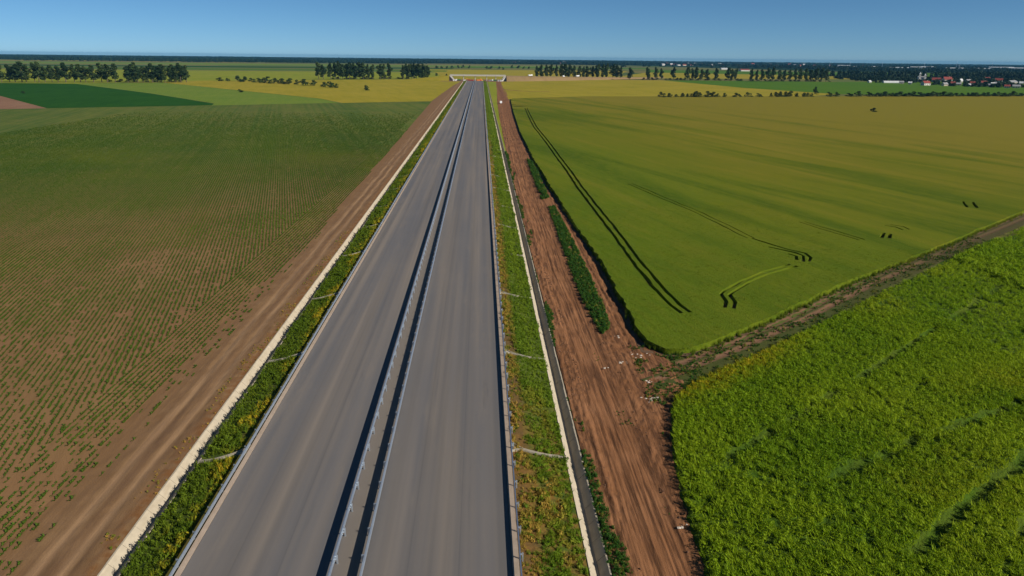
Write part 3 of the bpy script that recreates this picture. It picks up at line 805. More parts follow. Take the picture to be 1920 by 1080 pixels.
# ------------------------------------------------------------------ drain chutes down the verges
def chute(x0, x1, y, label):
    root = empty('drain_chute', (x0, y, 0), 0, label, 'drain chute', 'drain chutes down the verges')
    s = 1 if x1 > x0 else -1; L = abs(x1 - x0); n = 14
    def zz(d): return float(verge_z(np.array(x0 + s * d), *((-14.09, -19.1) if s < 0 else (13.09, 18.78)))) + .10
    ch = MB(); a0 = 1.15
    for k in range(n):
        d0 = a0 + (L - a0) * k / n; d1 = a0 + (L - a0) * (k + 1) / n - .015; z0, z1 = zz(d0), zz(d1)
        c0 = -.55 * math.sin(d0 / L * 2.6); c1 = -.55 * math.sin(d1 / L * 2.6)
        for w0, w1, h in ((-.15, -.08, .08), (-.08, .08, .0), (.08, .15, .08)):
            v = [(s * d0, c0 + w0, z0 - .12), (s * d0, c0 + w1, z0 - .12), (s * d1, c1 + w1, z1 - .12), (s * d1, c1 + w0, z1 - .12)]
            ch.add(v + [(p[0], p[1], p[2] + .12 + h) for p in v], [(0, 3, 2, 1), (4, 5, 6, 7), (0, 1, 5, 4), (1, 2, 6, 5), (2, 3, 7, 6), (3, 0, 4, 7)])
    ch.build('channel', M['pale'], root)
    cc = -.55 * math.sin(a0 / L * 2.6)
    for sg in (-1, 1):
        arm = MB(); m_ = 7
        pts = [(s * (a0 * (k / m_)), cc * (k / m_) + sg * (.15 + .85 * (1 - k / m_) ** 2), zz(a0 * k / m_) if k else .06) for k in range(m_ + 1)]
        for p, q in zip(pts[:-1], pts[1:]):
            v = [(p[0], p[1] - .05, p[2] - .15), (p[0], p[1] + .05, p[2] - .15), (q[0], q[1] + .05, q[2] - .15), (q[0], q[1] - .05, q[2] - .15)]
            arm.add(v + [(a[0], a[1], a[2] + .25) for a in v], [(0, 3, 2, 1), (4, 5, 6, 7), (0, 1, 5, 4), (1, 2, 6, 5), (2, 3, 7, 6), (3, 0, 4, 7)])
        arm.build('inlet_arm', M['pale'], root)
    ap = MB(); ap.add([(s * .02, -.98, .05), (s * .02, .98, .05), (s * a0 * .9, cc + .2, zz(a0 * .9) - .06), (s * a0 * .9, cc - .2, zz(a0 * .9) - .06),
                       (s * .02, -.98, -.1), (s * .02, .98, -.1), (s * a0 * .9, cc + .2, zz(a0 * .9) - .2), (s * a0 * .9, cc - .2, zz(a0 * .9) - .2)],
                      [(0, 1, 2, 3), (4, 7, 6, 5), (0, 4, 5, 1), (1, 5, 6, 2), (2, 6, 7, 3), (3, 7, 4, 0)]); ap.build('apron', M['pale'], root)
CHUTE_Y = [67.0, 92.8, 119.5, 147.8, 174, 199, 226, 252, 278, 304, 330]
for i, y in enumerate(CHUTE_Y):
    for x0, x1, side in ((-14.2, -19.25, 'left'), (13.2, 18.95, 'right')):
        chute(x0, x1, y, 'pale concrete drain chute down %s verge, %s' % (side, 'nearest to the viewer' if i == 0 else '%s nearest to the viewer' % ordinal(i + 1)))
# ------------------------------------------------------------------ low vegetation (nobody could count it)
rr = random.Random(5)
def spread(x0, x1, y0, y1, dens):
    n = int((x1 - x0) * (y1 - y0) * dens); return rng.uniform(x0, x1, n), rng.uniform(y0, y1, n)
def randrot(n, tilt=.12): return np.column_stack([rng.normal(0, tilt, n), rng.normal(0, tilt, n), rng.uniform(0, 6.283, n)])
def cat_xy(*a): return np.concatenate([p[0] for p in a]), np.concatenate([p[1] for p in a])

GR = clump_collection('grass_clump', [blades(16, .42, .05, .16, .5, M['grass'], 'grass_clump', rr), blades(12, .62, .045, .14, .35, M['grass'], 'grass_clump', rr), leafclump(22, .24, .16, .10, M['grass'], 'herb_clump', rr), leafclump(26, .20, .26, .08, M['grass'], 'herb_clump', rr)])
GY_ = clump_collection('yellow_grass_clump', [blades(16, .42, .05, .16, .5, M['grass_y'], 'yellow_grass_clump', rr), blades(12, .66, .04, .16, .35, M['grass_y'], 'yellow_grass_clump', rr), leafclump(22, .24, .16, .10, M['grass_y'], 'flowering_clump', rr), leafclump(26, .20, .26, .08, M['grass_y'], 'flowering_clump', rr)])
def chute_gap(x, y, r=.42, pr=.3):
    k = np.ones(len(x), bool)
    for cy in CHUTE_Y: k &= (np.abs(y - cy + .4) > r) | (rng.random(len(x)) < pr)
    return k
# left verge
x, y = cat_xy(spread(-19.15, -14.95, 30, 150, 15), spread(-19.1, -14.9, 150, 300, 6), spread(-19.1, -14.5, 300, 1290, 1.6))
k = chute_gap(x, y, .75, .06) & (fbm(x * .8, y * .8, 201) > .30); x, y = x[k], y[k]; n = len(x)
big = np.where(y > 300, 1.9, np.where(y > 150, 1.3, 1.0)); t = fbm(x * .5, y * .35, 202); ye = np.clip((x + 16.6) / 1.8 + (t - .5) * 3.2, 0, 1)
sc = (.55 + .7 * rng.random(n)) * big * (.45 + 1.2 * fbm(x * .45, y * .22, 203)); scatter('left_verge_grass', np.column_stack([x, y, verge_z(x, -14.09, -19.1) - .03]), randrot(n), np.column_stack([sc, sc, sc * rng.uniform(.7, 1.2, n)]), rng.integers(0, 4, n),
        np.clip(.25 + .9 * (t - .3) + .35 * ye, 0, 1), GY_, 'lush green grass and yellow flowering weeds on left verge', 'grass', dry=np.clip(ye * (rng.random(n) < .55) * (.35 + .65 * rng.random(n)), 0, 1))
# right verge
x, y = cat_xy(spread(13.35, 18.8, 30, 150, 13), spread(13.4, 18.8, 150, 300, 5.5), spread(13.4, 18.8, 300, 1290, 1.6))
mid = np.clip(1 - np.abs(x - 16.9) / 2.0, 0, 1); t = fbm(x * .5, y * .3, 212)
near_dry = np.clip((88 - y) / 22, 0, 1); band = np.clip((15.3 - x) / .8 + (t - .5) * 1.6, 0, 1)
dryp = np.clip(band * np.clip((420 - y) / 160, .25, 1) + near_dry * np.clip((t - .40) * 5, 0, 1) * np.clip((18.2 - x) / .8, 0, 1), 0, 1)
k = chute_gap(x, y) & (fbm(x * .9, y * .9, 211) > .32 + .1 * dryp); x, y, t, mid, dryp = (q[k] for q in (x, y, t, mid, dryp)); n = len(x)
big = np.where(y > 300, 1.9, np.where(y > 150, 1.3, 1.0)); sc = (.55 + .75 * rng.random(n)) * big * (.4 + 1.3 * fbm(x * .5, y * .22, 213))
scatter('right_verge_grass', np.column_stack([x, y, verge_z(x, 13.09, 18.78) - .03]), randrot(n), np.column_stack([sc, sc, sc * rng.uniform(.6, 1.1, n)]), rng.integers(0, 4, n),
        np.clip(.15 + .5 * mid + .8 * (t - .35), 0, 1), GR, 'green and rust-brown weeds on right verge', 'weeds', dry=np.clip(dryp * (rng.random(n) < .8) * (.35 + .65 * rng.random(n)), 0, 1))
# weeds along the right ditch, the green island between the dirt lanes, the junction
WD = clump_collection('weed_clump', [leafclump(34, .32, .24, .13, M['weed'], 'weed_clump', rr), leafclump(40, .26, .36, .11, M['weed'], 'weed_clump', rr), blades(14, .5, .06, .2, .6, M['weed'], 'weed_clump', rr)])
x, y = cat_xy(spread(20.62, 22.4, 30, 150, 16), spread(20.62, 22.2, 150, 330, 7))
k = (fbm(x * .9, y * .10, 221) > np.where(y < 78, .36, .45) + .17 * (x - 20.6)); x1, y1 = x[k], y[k]
ISL = [(29.0, 200), (30.8, 201), (31.2, 167), (31.2, 135.6), (30.7, 112), (30.0, 104), (28.4, 102), (27.6, 119), (27.9, 143), (28.5, 175)]
ISL2 = [(29.0, 300), (30.8, 288), (30.4, 214), (28.0, 211), (28.2, 240)]
x, y = cat_xy(spread(26, 33, 100, 205, 12), spread(26.5, 31.5, 205, 305, 5)); k = (inpoly(x, y, ISL) | inpoly(x, y, ISL2)) & (fbm(x * .6, y * .2, 222) > .27); x2, y2 = x[k], y[k]
x, y = spread(29, 40, 60, 97, 9); k = (fbm(x * .35, y * .35, 223) > .57) & (x > np.interp(y, [60, 78, 97], [30, 30.5, 31.5])) & ~((y < 81) & (x > np.interp(y, [60, 66, 78, 82], [29.6, 30, 32.4, 35]))); x3, y3 = x[k], y[k]
x, y = spread(24, 27.6, 40, 100, 3); k = fbm(x * .8, y * .12, 224) > .70; x4, y4 = x[k], y[k]
x, y = cat_xy(spread(33, 130, 84, 172, 3.5)); dd = dist_line(x, y, [(31.5, 84.8)] + TRW); k = (dd < 2.7) & (fbm(x * .5, y * .5, 225) > .46); x5, y5 = x[k], y[k]
xs = [x1, x2, x3, x4, x5]; yss = [y1, y2, y3, y4, y5]; x = np.concatenate(xs); y = np.concatenate(yss); n = len(x)
g = np.concatenate([np.full(len(a), s_) for a, s_ in zip(xs, (.6, .85, .45, .35, .6))]); sc = g * (.6 + .8 * rng.random(n)) * np.where(y > 205, 1.5, 1)
dr = np.concatenate([np.full(len(a), s_) for a, s_ in zip(xs, (.1, .12, .25, .1, .45))])
scatter('weeds', np.column_stack([x, y, np.full(n, ZF - .02)]), randrot(n), np.column_stack([sc, sc, sc]), rng.integers(0, 3, n), rng.random(n), WD, 'dark green weeds between the dirt lanes and along right ditch', 'weeds', dry=np.where(rng.random(n) < dr, rng.random(n), 0))
# dry tufts beside the left ditch and soil clods
x, y = spread(-22.9, -21.05, 30, 170, 4); k = fbm(x * .7, y * .35, 231) > .50; x, y = x[k], y[k]; n = len(x); sc = .3 + .45 * rng.random(n)
scatter('dry_tufts', np.column_stack([x, y, np.full(n, ZF)]), randrot(n), np.column_stack([sc, sc, sc]), rng.integers(0, 4, n), rng.random(n) * .5, GR, 'rust-coloured dry tufts beside left ditch', 'dry grass', dry=np.clip(rng.random(n) * 1.3, 0, 1))
def clod(r):
    bm = bmesh.new(); bmesh.ops.create_icosphere(bm, subdivisions=1, radius=.5)
    for v in bm.verts: v.co *= r.uniform(.6, 1.2); v.co.z *= .7
    me = bpy.data.meshes.new('clod'); bm.to_mesh(me); bm.free(); me.materials.append(M['clod']); return me
CL = clump_collection('soil_clod', [clod(rr) for _ in range(4)])
x, y = spread(21.0, 24.0, 38, 140, 14); k = (fbm(x * .8, y * .5, 241) > .5) & (x < 22.9 + .5 * np.sin(y * .3)); x1, y1 = x[k], y[k]
x, y = spread(27.5, 33, 38, 100, 4); k = (fbm(x * .7, y * .5, 242) > .56) & (x < np.interp(y, *HR) - .6); x2, y2 = x[k], y[k]
x = np.concatenate([x1, x2]); y = np.concatenate([y1, y2]); n = len(x); sc = .07 + .2 * rng.random(n) ** 2
scatter('soil_clods', np.column_stack([x, y, np.full(n, ZF + .03)]), randrot(n, .5), np.column_stack([sc, sc, sc]), rng.integers(0, 4, n), rng.random(n), CL, 'brown soil clods along the edges of the haul road', 'soil')

# young maize in drilled rows: a headland strip parallel to the road, then the main rows at an angle
def maize_seg(r, n, h):
    v = []; f = []
    for i in range(n):
        px, py = r.gauss(0, .04), (i + r.uniform(.2, .8)) / n - .5
        for _ in range(5):
            a = r.uniform(0, 6.283); l = h * r.uniform(.5, 1); w = .055; dx, dy = math.cos(a), math.sin(a); b = len(v)
            v += [(px - dy * w, py + dx * w, 0), (px + dy * w, py - dx * w, 0), (px + dx * l * .5 - dy * w, py + dy * l * .5 + dx * w, l * .55), (px + dx * l * .5 + dy * w, py + dy * l * .5 - dx * w, l * .55), (px + dx * l, py + dy * l, l * .5)]
            f += [(b, b + 1, b + 3, b + 2), (b + 2, b + 3, b + 4)]
    mb = MB(); mb.add(v, f); return mb.mesh('maize_row_segment', M['maize'])
MZ = clump_collection('maize_row', [maize_seg(rr, 4, .36), maize_seg(rr, 5, .32), maize_seg(rr, 3, .40), maize_seg(rr, 4, .28)])
RS = .72
yy, jj = np.meshgrid(np.arange(40, 450, .85), np.arange(13)); x1 = (-36.6 + RS * jj + (fbm(yy * .04, jj * 0, 251, 2) - .5) * .5).ravel(); y1 = yy.ravel()
ex = np.interp(y1, [40, 63, 91, 109, 126, 133, 150, 167, 206, 330, 450], [-30.5, -30.6, -31, -31.2, -31.7, -30, -29.2, -28.9, -30.1, -31.5, -33])
d1 = fbm(x1 * .12, y1 * .06, 252); k = ((x1 < ex + 1.1 * fbm(x1 * .3, y1 * .1, 253)) | ((rng.random(len(x1)) < .22) & (y1 < 170))) & (d1 + .45 * np.clip((y1 - 72) / 45, 0, 1) > .24 + .36 * rng.random(len(x1))) & (rng.random(len(x1)) < np.clip((450 - y1) / 180, 0, 1)); x1, y1, d1 = x1[k], y1[k], d1[k]; a1 = np.zeros(len(x1))
ang = .255; ca, sa = math.cos(ang), math.sin(ang)
al, ac = np.meshgrid(np.arange(-60, 640, .9), np.arange(-330, 150, RS)); al = al.ravel(); ac = ac.ravel()
al = al + rng.uniform(-.2, .2, len(al)); xx = -36 + ac * ca - al * sa; y2 = 60 + ac * sa + al * ca
k = (xx < -36.9) & (xx > -240) & (y2 > 38) & (y2 < 560) & (xx > -40 - y2 * .78); xx, y2, ac = xx[k], y2[k], ac[k]
row = np.round(ac / RS).astype(int); rowv = vnoise(row * .45, row * 0 + .5, 258); d2 = fbm(xx * .035, y2 * .035, 254, 5) + (rowv - .5) * .30; gap = .55 * fbm(xx * 1.1, y2 * .7, 255, 3) + .45 * rng.random(len(xx))
cover = .62 + .9 * (d2 - .42) + .28 * np.clip((y2 - 80) / 120, 0, 1) + .25 * np.clip((-xx - 60) / 80, 0, 1)
k = gap < cover * .62 + .30; k &= rng.random(len(xx)) < np.clip((560 - y2) / 330, 0, 1); xx, y2, d2 = xx[k], y2[k], d2[k]; a2 = np.full(len(xx), ang)
x = np.concatenate([x1, xx]); y = np.concatenate([y1, y2]); n = len(x); d = np.concatenate([d1, d2])
s = (.55 + .75 * rng.random(n)) * (.75 + .8 * (d - .35)) + .0012 * y; s = np.clip(s, .45, 1.7)
scatter('maize_plants', np.column_stack([x, y, np.full(n, ZF + .005)]), np.column_stack([np.zeros(n), np.zeros(n), np.concatenate([a1, a2])]), np.column_stack([s * .95, np.ones(n), s]), rng.integers(0, 4, n),
        np.clip(.2 + (d - .35) * 1.2 + .3 * rng.random(n), 0, 1), MZ, 'young green maize in drilled rows on brown soil left of the road', 'maize', dry=np.clip((fbm(x * .02, y * .02, 256) - .5) * 1.6, 0, 1) * .5)

# wheat tufts: near surface of the canopy and the ragged edges
WT = clump_collection('wheat_tuft', [blades(14, .34, .035, .24, .4, M['wheat_tuft'], 'wheat_tuft', rr), blades(16, .30, .04, .28, .6, M['wheat_tuft'], 'wheat_tuft', rr), blades(26, 1.0, .04, .26, .22, M['wheat_tuft'], 'wheat_edge_tuft', rr)])
x, y = cat_xy(spread(34, 110, 94, 150, 6), spread(34, 95, 150, 200, 3)); ed = [tuple(p) for p in edge]
k = inpoly(x, y, edge); x, y = x[k], y[k]; k = np.ones(len(x), bool)
for q, nr, hw in LINES: k &= dist_line(x, y, q) > hw + .12
x, y = x[k], y[k]; zz_ = ZF + WH - .20 + (fbm(x * .25, y * .25, 91) - .5) * .30 + (fbm(x * .03, y * .03, 92) - .5) * .5
near = edge[(edge[:, 1] < 330) & (edge[:, 0] < 160)]; rep = np.repeat(near, 5, 0); ex_ = rep[:, 0] + rng.normal(.15, .22, len(rep)); ey_ = rep[:, 1] + rng.normal(0, .45, len(rep))
n1, n2 = len(x), len(ex_); x = np.concatenate([x, ex_]); y = np.concatenate([y, ey_]); z = np.concatenate([zz_, np.full(n2, ZF)]); n = n1 + n2
sc = .7 + .6 * rng.random(n); pk = np.concatenate([rng.integers(0, 2, n1), np.full(n2, 2)])
ripe = np.clip((.955 * x + .295 * y - 60) / 220 + (fbm(x * .05, y * .02, 262) - .5) * 1.4, 0, 1)
scatter('wheat_ears', np.column_stack([x, y, z]), randrot(n, .1), np.column_stack([sc, sc, np.where(pk == 2, sc * .78, sc * .9)]), pk, np.clip(.1 + .8 * ripe + .25 * rng.random(n), 0, 1), WT, 'green wheat blades and ears in the field right of the haul road', 'wheat', dry=ripe * .35 * rng.random(n))

# tall crop blades leaning with the wind
wind = (-.20, .16)
TT = clump_collection('tall_crop_clump', [blades(18, .55, .06, .26, .45, M['tall_tuft'], 'tall_crop_clump', rr, .5, wind), leafclump(30, .26, .26, .085, M['tall_tuft'], 'tall_crop_head', rr, .12), blades(14, .7, .06, .22, .35, M['tall_tuft'], 'tall_crop_clump', rr, .45, wind), leafclump(26, .32, .22, .08, M['tall_tuft'], 'tall_crop_head', rr, .15)])
x, y = cat_xy(spread(27, 85, 36, 110, 7.5), spread(70, 130, 60, 160, 3.0), spread(100, 260, 90, 270, .8))
k = inpoly(x, y, CROP); x, y = x[k], y[k]; de = dist_line(x, y, CROP[:-1]); h = crop_h(x, y, de)
fur = np.zeros(len(x))
for pts, wf in FURROWS: fur = np.maximum(fur, (dist_line(x, y, pts) < wf * (.55 + .9 * fbm(x * .5, y * .5, 103))) & (fbm(x * .22, y * .22, 105) > .40))
k = (rng.random(len(x)) < np.clip((h - .35) / .45, .05, 1)) & (fur < .5); x, y, h, de = x[k], y[k], h[k], de[k]; n = len(x)
sc = (.7 + .6 * rng.random(n)) * np.where(x > 110, 1.7, 1.0) * np.clip(.55 + h * .5, .5, 1.2)
yl = np.clip(1 - de / 5, 0, 1) * np.clip((y - 76) / 6, 0, 1) * np.clip((62 - x) / 14, 0, 1)
tn = fbm(x * .09, y * .09, 272)
scatter('tall_crop_blades', np.column_stack([x, y, ZF - .08 + .42 * h]), np.column_stack([rng.normal(0, .15, n), rng.normal(0, .15, n), rng.normal(0, .35, n)]), np.column_stack([sc, sc, sc]), rng.integers(0, 4, n),
        np.clip(.55 + (tn - .5) * 1.5 + .6 * (rng.random(n) - .5), 0, 1), TT, 'tall wind-blown bright green crop in the lower right field', 'crop', dry=np.clip(yl * 1.4 * rng.random(n) + np.clip((fbm(x * .05, y * .05, 273) - .58) * 4, 0, 1) * .5 * rng.random(n), 0, 1))

# ------------------------------------------------------------------ pale rubble at the junction
def rubble(x, y, w, l, nst, label):
    root = empty('rubble_patch', (x, y, ZF), 0, label, 'rubble'); r = random.Random(int(x * 7 + y))
    v0 = []
    for i in range(max(4, int(nst * .6))):
        bm = bmesh.new(); bmesh.ops.create_icosphere(bm, subdivisions=1, radius=1.0); s_ = r.uniform(.06, .22)
        for v in bm.verts: v.co = Vector((v.co.x * s_ * r.uniform(.8, 1.5), v.co.y * s_ * r.uniform(.8, 1.3), v.co.z * s_ * .3))
        me = bpy.data.meshes.new('stone'); bm.to_mesh(me); bm.free(); me.materials.append(M['stone'])
        link('stone', me, root, (r.gauss(0, w / 2.6), r.gauss(0, l / 2.6), .05), r.uniform(0, 6))
for a in [(30.6, 100.9, 1.0, 1.6, 12, 'small pale rubble patch at near end of weed island'), (32.3, 93.8, 2.6, 1.6, 20, 'pale stones scattered at corner of wheat field'), (29.3, 91.3, 1.8, .7, 14, 'thin line of pale rubble on haul road near junction'),
          (31.9, 85.0, 1.0, .5, 9, 'small white stone heap where field track starts'), (31.2, 79.8, 1.9, .8, 26, 'largest white rubble heap beside tall crop corner'), (28.2, 54.6, .9, .5, 8, 'lone pale stones on haul road near picture bottom'), (26.9, 89.5, .8, .5, 6, 'few pale stones in middle of haul road')]: rubble(*a)

# ------------------------------------------------------------------ trees
POPLARS = {'left': [(-682.3, 1061.3), (-671.3, 1064.3), (-662.7, 1066.6), (-655.3, 1068.6), (-647.2, 1070.8), (-639.8, 1072.8), (-631.6, 1075.0), (-625.4, 1076.7), (-617.8, 1078.7), (-610.2, 1080.8), (-603.2, 1082.7), (-596.2, 1084.6), (-587.2, 1087.0), (-579.4, 1089.1), (-570.4, 1091.5), (-561.9, 1093.8), (-554.0, 1095.9), (-545.5, 1098.3), (-536.2, 1100.8), (-527.6, 1103.1), (-518.2, 1105.6), (-502.1, 1110.0), (-496.0, 1111.6), (-489.9, 1113.3), (-483.8, 1114.9), (-477.6, 1116.6), (-471.4, 1118.2), (-465.9, 1119.7), (-459.7, 1121.4), (-454.1, 1122.9), (-446.5, 1125.0), (-440.2, 1126.7), (-433.9, 1128.4), (-427.5, 1130.1)], 'mid': [(-274.6, 1324.8), (-265.9, 1327.5), (-253.7, 1331.3), (-246.6, 1333.5), (-240.5, 1335.4), (-234.3, 1337.3), (-228.1, 1339.2), (-222.7, 1340.9), (-216.5, 1342.8), (-211.1, 1344.5), (-205.7, 1346.2), (-199.4, 1348.2), (-191.3, 1350.7), (-184.0, 1352.9), (-171.2, 1356.9), (-164.8, 1358.9), (-156.5, 1361.5)], 'clump': [(-133.1, 1385.3), (-127.4, 1387.1), (-122.7, 1388.6), (-117.9, 1390.1), (-114.1, 1391.3), (-109.3, 1392.8), (-104.6, 1394.3), (-99.7, 1395.9), (-94.9, 1397.4), (-89.1, 1399.2)], 'right_near': [(122.7, 1521.2), (132.4, 1520.6), (142.2, 1520.0), (151.9, 1519.4), (162.7, 1518.7), (172.4, 1518.1), (180.0, 1517.6), (188.6, 1517.1), (199.4, 1516.4), (209.2, 1515.8), (217.8, 1515.3), (225.4, 1514.8), (235.1, 1514.2), (245.9, 1513.5), (256.7, 1512.8), (264.2, 1512.4), (277.1, 1511.6), (284.7, 1511.1), (292.2, 1510.6)], 'scattered': [(302.5, 1468.6), (340.1, 1480.0), (358.5, 1485.6), (370.1, 1489.1), (398.3, 1497.6)], 'right_mid': [(418.7, 1468.9), (428.0, 1471.7), (437.4, 1474.4), (447.9, 1477.6), (461.0, 1481.4), (480.0, 1487.0), (507.7, 1495.2), (517.4, 1498.0), (527.1, 1500.9)], 'right_far': [(535.7, 1436.5), (546.2, 1439.4), (558.0, 1442.7), (569.9, 1446.1), (580.7, 1449.1), (596.3, 1453.4), (609.5, 1457.2), (620.5, 1460.2), (633.9, 1464.0), (644.9, 1467.1), (656.0, 1470.2), (668.4, 1473.7), (680.9, 1477.1), (693.4, 1480.6), (704.7, 1483.8)]}
HEDGE_LEFT = [(-401.4, 1200.0, 11.8, 5.1), (-390.8, 1203.1, 7.6, 4.2), (-367.9, 1183.4, 13.3, 8.3), (-355.3, 1174.2, 11.6, 7.4), (-341.3, 1165.6, 11.5, 5.7), (-325.1, 1145.7, 11.3, 6.4), (-308.6, 1126.6, 15.9, 8.7), (-295.5, 1118.6, 14.2, 7.1), (-282.5, 1110.8, 14.1, 7.0), (-266.5, 1093.0, 13.9, 7.7), (-254.7, 1085.2, 9.2, 6.1), (-236.5, 1058.8, 15.0, 7.5), (-223.9, 1051.8, 11.9, 6.7), (-200.6, 1010.0, 11.4, 5.7), (-189.0, 994.7, 12.7, 7.0), (-180.1, 987.9, 8.4, 4.9)]
LONE = [(-130.7, 918.1, 8.5, 5.9), (-258.9, 845.8, 7.2, 3.0), (-460.4, 785.6, 4.9, 2.2), (329.1, 588.8, 5.6, 3.9)]
HEDGE_RIGHT = [(206.0, 799.7, 6.4, 5.8), (214.6, 801.4, 5.8, 4.6), (222.1, 803.0, 4.7, 3.5), (229.5, 804.5, 5.2, 4.7), (235.8, 805.7, 4.1, 4.1), (242.7, 807.1, 7.0, 5.3), (247.1, 808.0, 8.2, 6.4), (259.1, 810.5, 7.1, 6.5), (266.1, 811.9, 6.5, 5.9), (271.2, 812.9, 4.7, 4.1), (279.5, 814.6, 4.7, 4.7), (293.0, 817.4, 6.5, 4.8), (298.2, 818.4, 3.6, 3.6), (308.6, 820.6, 6.6, 5.4), (321.7, 823.2, 7.2, 4.2), (336.9, 826.3, 3.6, 4.8), (342.9, 827.5, 6.0, 5.4), (348.3, 828.6, 6.0, 6.0), (354.3, 829.8, 6.0, 6.0), (360.3, 831.1, 7.3, 6.7), (369.1, 832.8, 4.9, 4.9), (378.6, 834.8, 6.1, 4.9), (383.4, 835.7, 4.9, 4.9), (388.2, 836.7, 3.7, 4.3), (410.2, 841.2, 6.1, 5.5), (419.2, 843.0, 6.2, 5.5), (436.7, 846.6, 8.0, 4.3), (450.1, 849.3, 8.7, 6.2), (462.2, 851.8, 6.9, 5.6), (471.3, 852.2, 6.5, 4.9), (477.3, 852.8, 6.2, 4.9), (487.3, 861.3, 9.2, 5.8), (494.5, 859.9, 6.5, 4.7), (498.2, 856.4, 6.3, 4.6), (508.5, 864.8, 9.2, 5.9), (513.5, 859.5, 8.7, 4.8), (525.1, 866.5, 8.1, 6.0), (528.9, 860.9, 9.0, 5.4), (540.2, 866.6, 8.3, 4.5), (545.5, 863.5, 7.5, 6.2), (555.8, 869.5, 9.1, 4.8), (564.7, 871.1, 9.3, 6.1), (573.2, 871.8, 9.0, 5.1), (581.4, 872.3, 8.1, 4.5), (592.0, 877.6, 7.0, 4.3), (597.5, 876.7, 6.0, 4.8), (602.2, 875.9, 7.9, 5.0), (607.8, 874.1, 9.6, 5.1), (620.5, 880.3, 6.6, 4.8), (627.9, 882.6, 7.2, 5.0), (636.2, 885.4, 8.1, 4.5), (638.9, 879.2, 6.1, 5.9), (644.9, 880.2, 8.2, 5.0), (654.8, 883.9, 6.6, 4.3), (664.8, 889.8, 8.7, 6.5), (673.9, 891.8, 8.8, 4.3), (682.7, 893.2, 7.1, 6.1), (689.5, 894.1, 7.6, 5.7), (691.5, 887.9, 9.1, 4.7), (699.3, 887.5, 7.7, 5.1), (708.6, 890.9, 9.7, 4.3), (716.9, 890.6, 6.1, 6.1), (724.0, 892.9, 7.4, 4.5)]
HEDGE_TREE = (430.3, 920.6, 7.4, 8.1)
FAR_BUSH = [(-151.9, 2731.6, 17.2, 8.4), (-133.3, 2744.0, 11.3, 7.0), (-114.6, 2756.5, 10.2, 7.5), (-100.1, 2833.8, 15.4, 7.6), (-76.6, 2849.8, 10.4, 9.0), (-58.8, 2862.0, 12.1, 11.1), (-33.7, 2810.3, 10.9, 9.1), (31.2, 2723.2, 15.6, 8.3), (46.7, 2733.1, 17.3, 8.6), (74.7, 2689.3, 11.4, 8.2), (83.3, 2525.2, 9.2, 7.8), (129.9, 2919.3, 12.4, 10.9), (155.7, 2936.4, 17.3, 9.4), (169.4, 2810.8, 10.2, 8.0), (190.3, 2824.0, 12.0, 7.9), (-88.8, 1660.8, 7.1, 5.9), (-62.8, 1579.9, 6.7, 5.6)]
def crown_mesh(name, h, r0, zlo, n, leaf, r, mat, lobes=9, colum=True):
    """leaf clumps spread through several uneven lobes, with gaps between them"""
    lb = []
    for i in range(lobes):
        t_ = (i + .5) / lobes; z = zlo + (h - zlo) * (t_ * .92 + .02)
        w = r0 * (math.sin(math.pi * min(1, .18 + t_ * .78)) ** .7 if colum else math.cos(t_ * 1.35) ** .6)
        a = r.uniform(0, 6.28); o_ = w * r.uniform(.15, .6)
        lb.append((math.cos(a) * o_, math.sin(a) * o_, z, w * r.uniform(.55, .85), (h - zlo) / lobes * r.uniform(.8, 1.3)))
    v = []; f = []
    for _ in range(n):
        x_, y_, z_, rw, rh = r.choice(lb); d = Vector((r.gauss(0, 1), r.gauss(0, 1), r.gauss(0, 1))).normalized() * r.uniform(.35, 1.0) ** .6
        p = Vector((x_ + d.x * rw, y_ + d.y * rw, min(h, max(zlo * .8, z_ + d.z * rh)))); s_ = leaf * r.uniform(.55, 1.3)
        nn = (d + Vector((r.gauss(0, .6), r.gauss(0, .6), r.gauss(.2, .6)))).normalized(); t2 = nn.cross(Vector((r.gauss(0, 1), r.gauss(0, 1), r.gauss(0, 1)))).normalized(); b2 = nn.cross(t2)
        i = len(v); v += [p - t2 * s_, p + b2 * s_ * .7, p + t2 * s_ * .9, p - b2 * s_ * .6]; f.append((i, i + 1, i + 2, i + 3))
    mb = MB(); mb.add(v, f); return mb.mesh(name, mat)
def trunk_mesh(h, r0, r, mat, limbs=7):
    mb = MB(); a, b = r.uniform(-.5, .5), r.uniform(-.5, .5)
    mb.tube([(0, 0, -.3), (a * .3, b * .3, h * .3), (a, b, h * .6), (a * 1.2, b * 1.2, h * .9)], [r0, r0 * .8, r0 * .5, r0 * .12], 7)
    for i in range(limbs):
        z = h * r.uniform(.22, .75); an = r.uniform(0, 6.28); L = h * r.uniform(.08, .15)
        mb.tube([(a * z / h, b * z / h, z), (math.cos(an) * L * .6, math.sin(an) * L * .6, z + L * .7), (math.cos(an) * L, math.sin(an) * L, z + L * 1.5)], [r0 * .35, r0 * .2, r0 * .06], 5)
    return mb.mesh('trunk', mat)
PC = [crown_mesh('crown', 28, rr.uniform(5.2, 7.2), rr.uniform(4, 7), 700, 1.2, rr, M['poplar'], rr.choice((5, 6, 7))) for _ in range(7)]
PT = [trunk_mesh(27, .5, rr, M['bark']) for _ in range(4)]
ROWTXT = {'left': 'poplar in the dense row at far left, %s from the left end', 'mid': 'poplar in the row left of the overpass, %s from its left end', 'clump': 'poplar in tight clump left of the overpass, %s from the left',
          'right_near': 'poplar in dense row right of the overpass, %s from the left', 'scattered': 'lone poplar beyond the right wheat field, %s of five from left',
          'right_mid': 'poplar in broken row above the right hedge, %s from the left', 'right_far': 'poplar in dense row nearest the village, %s from the left'}
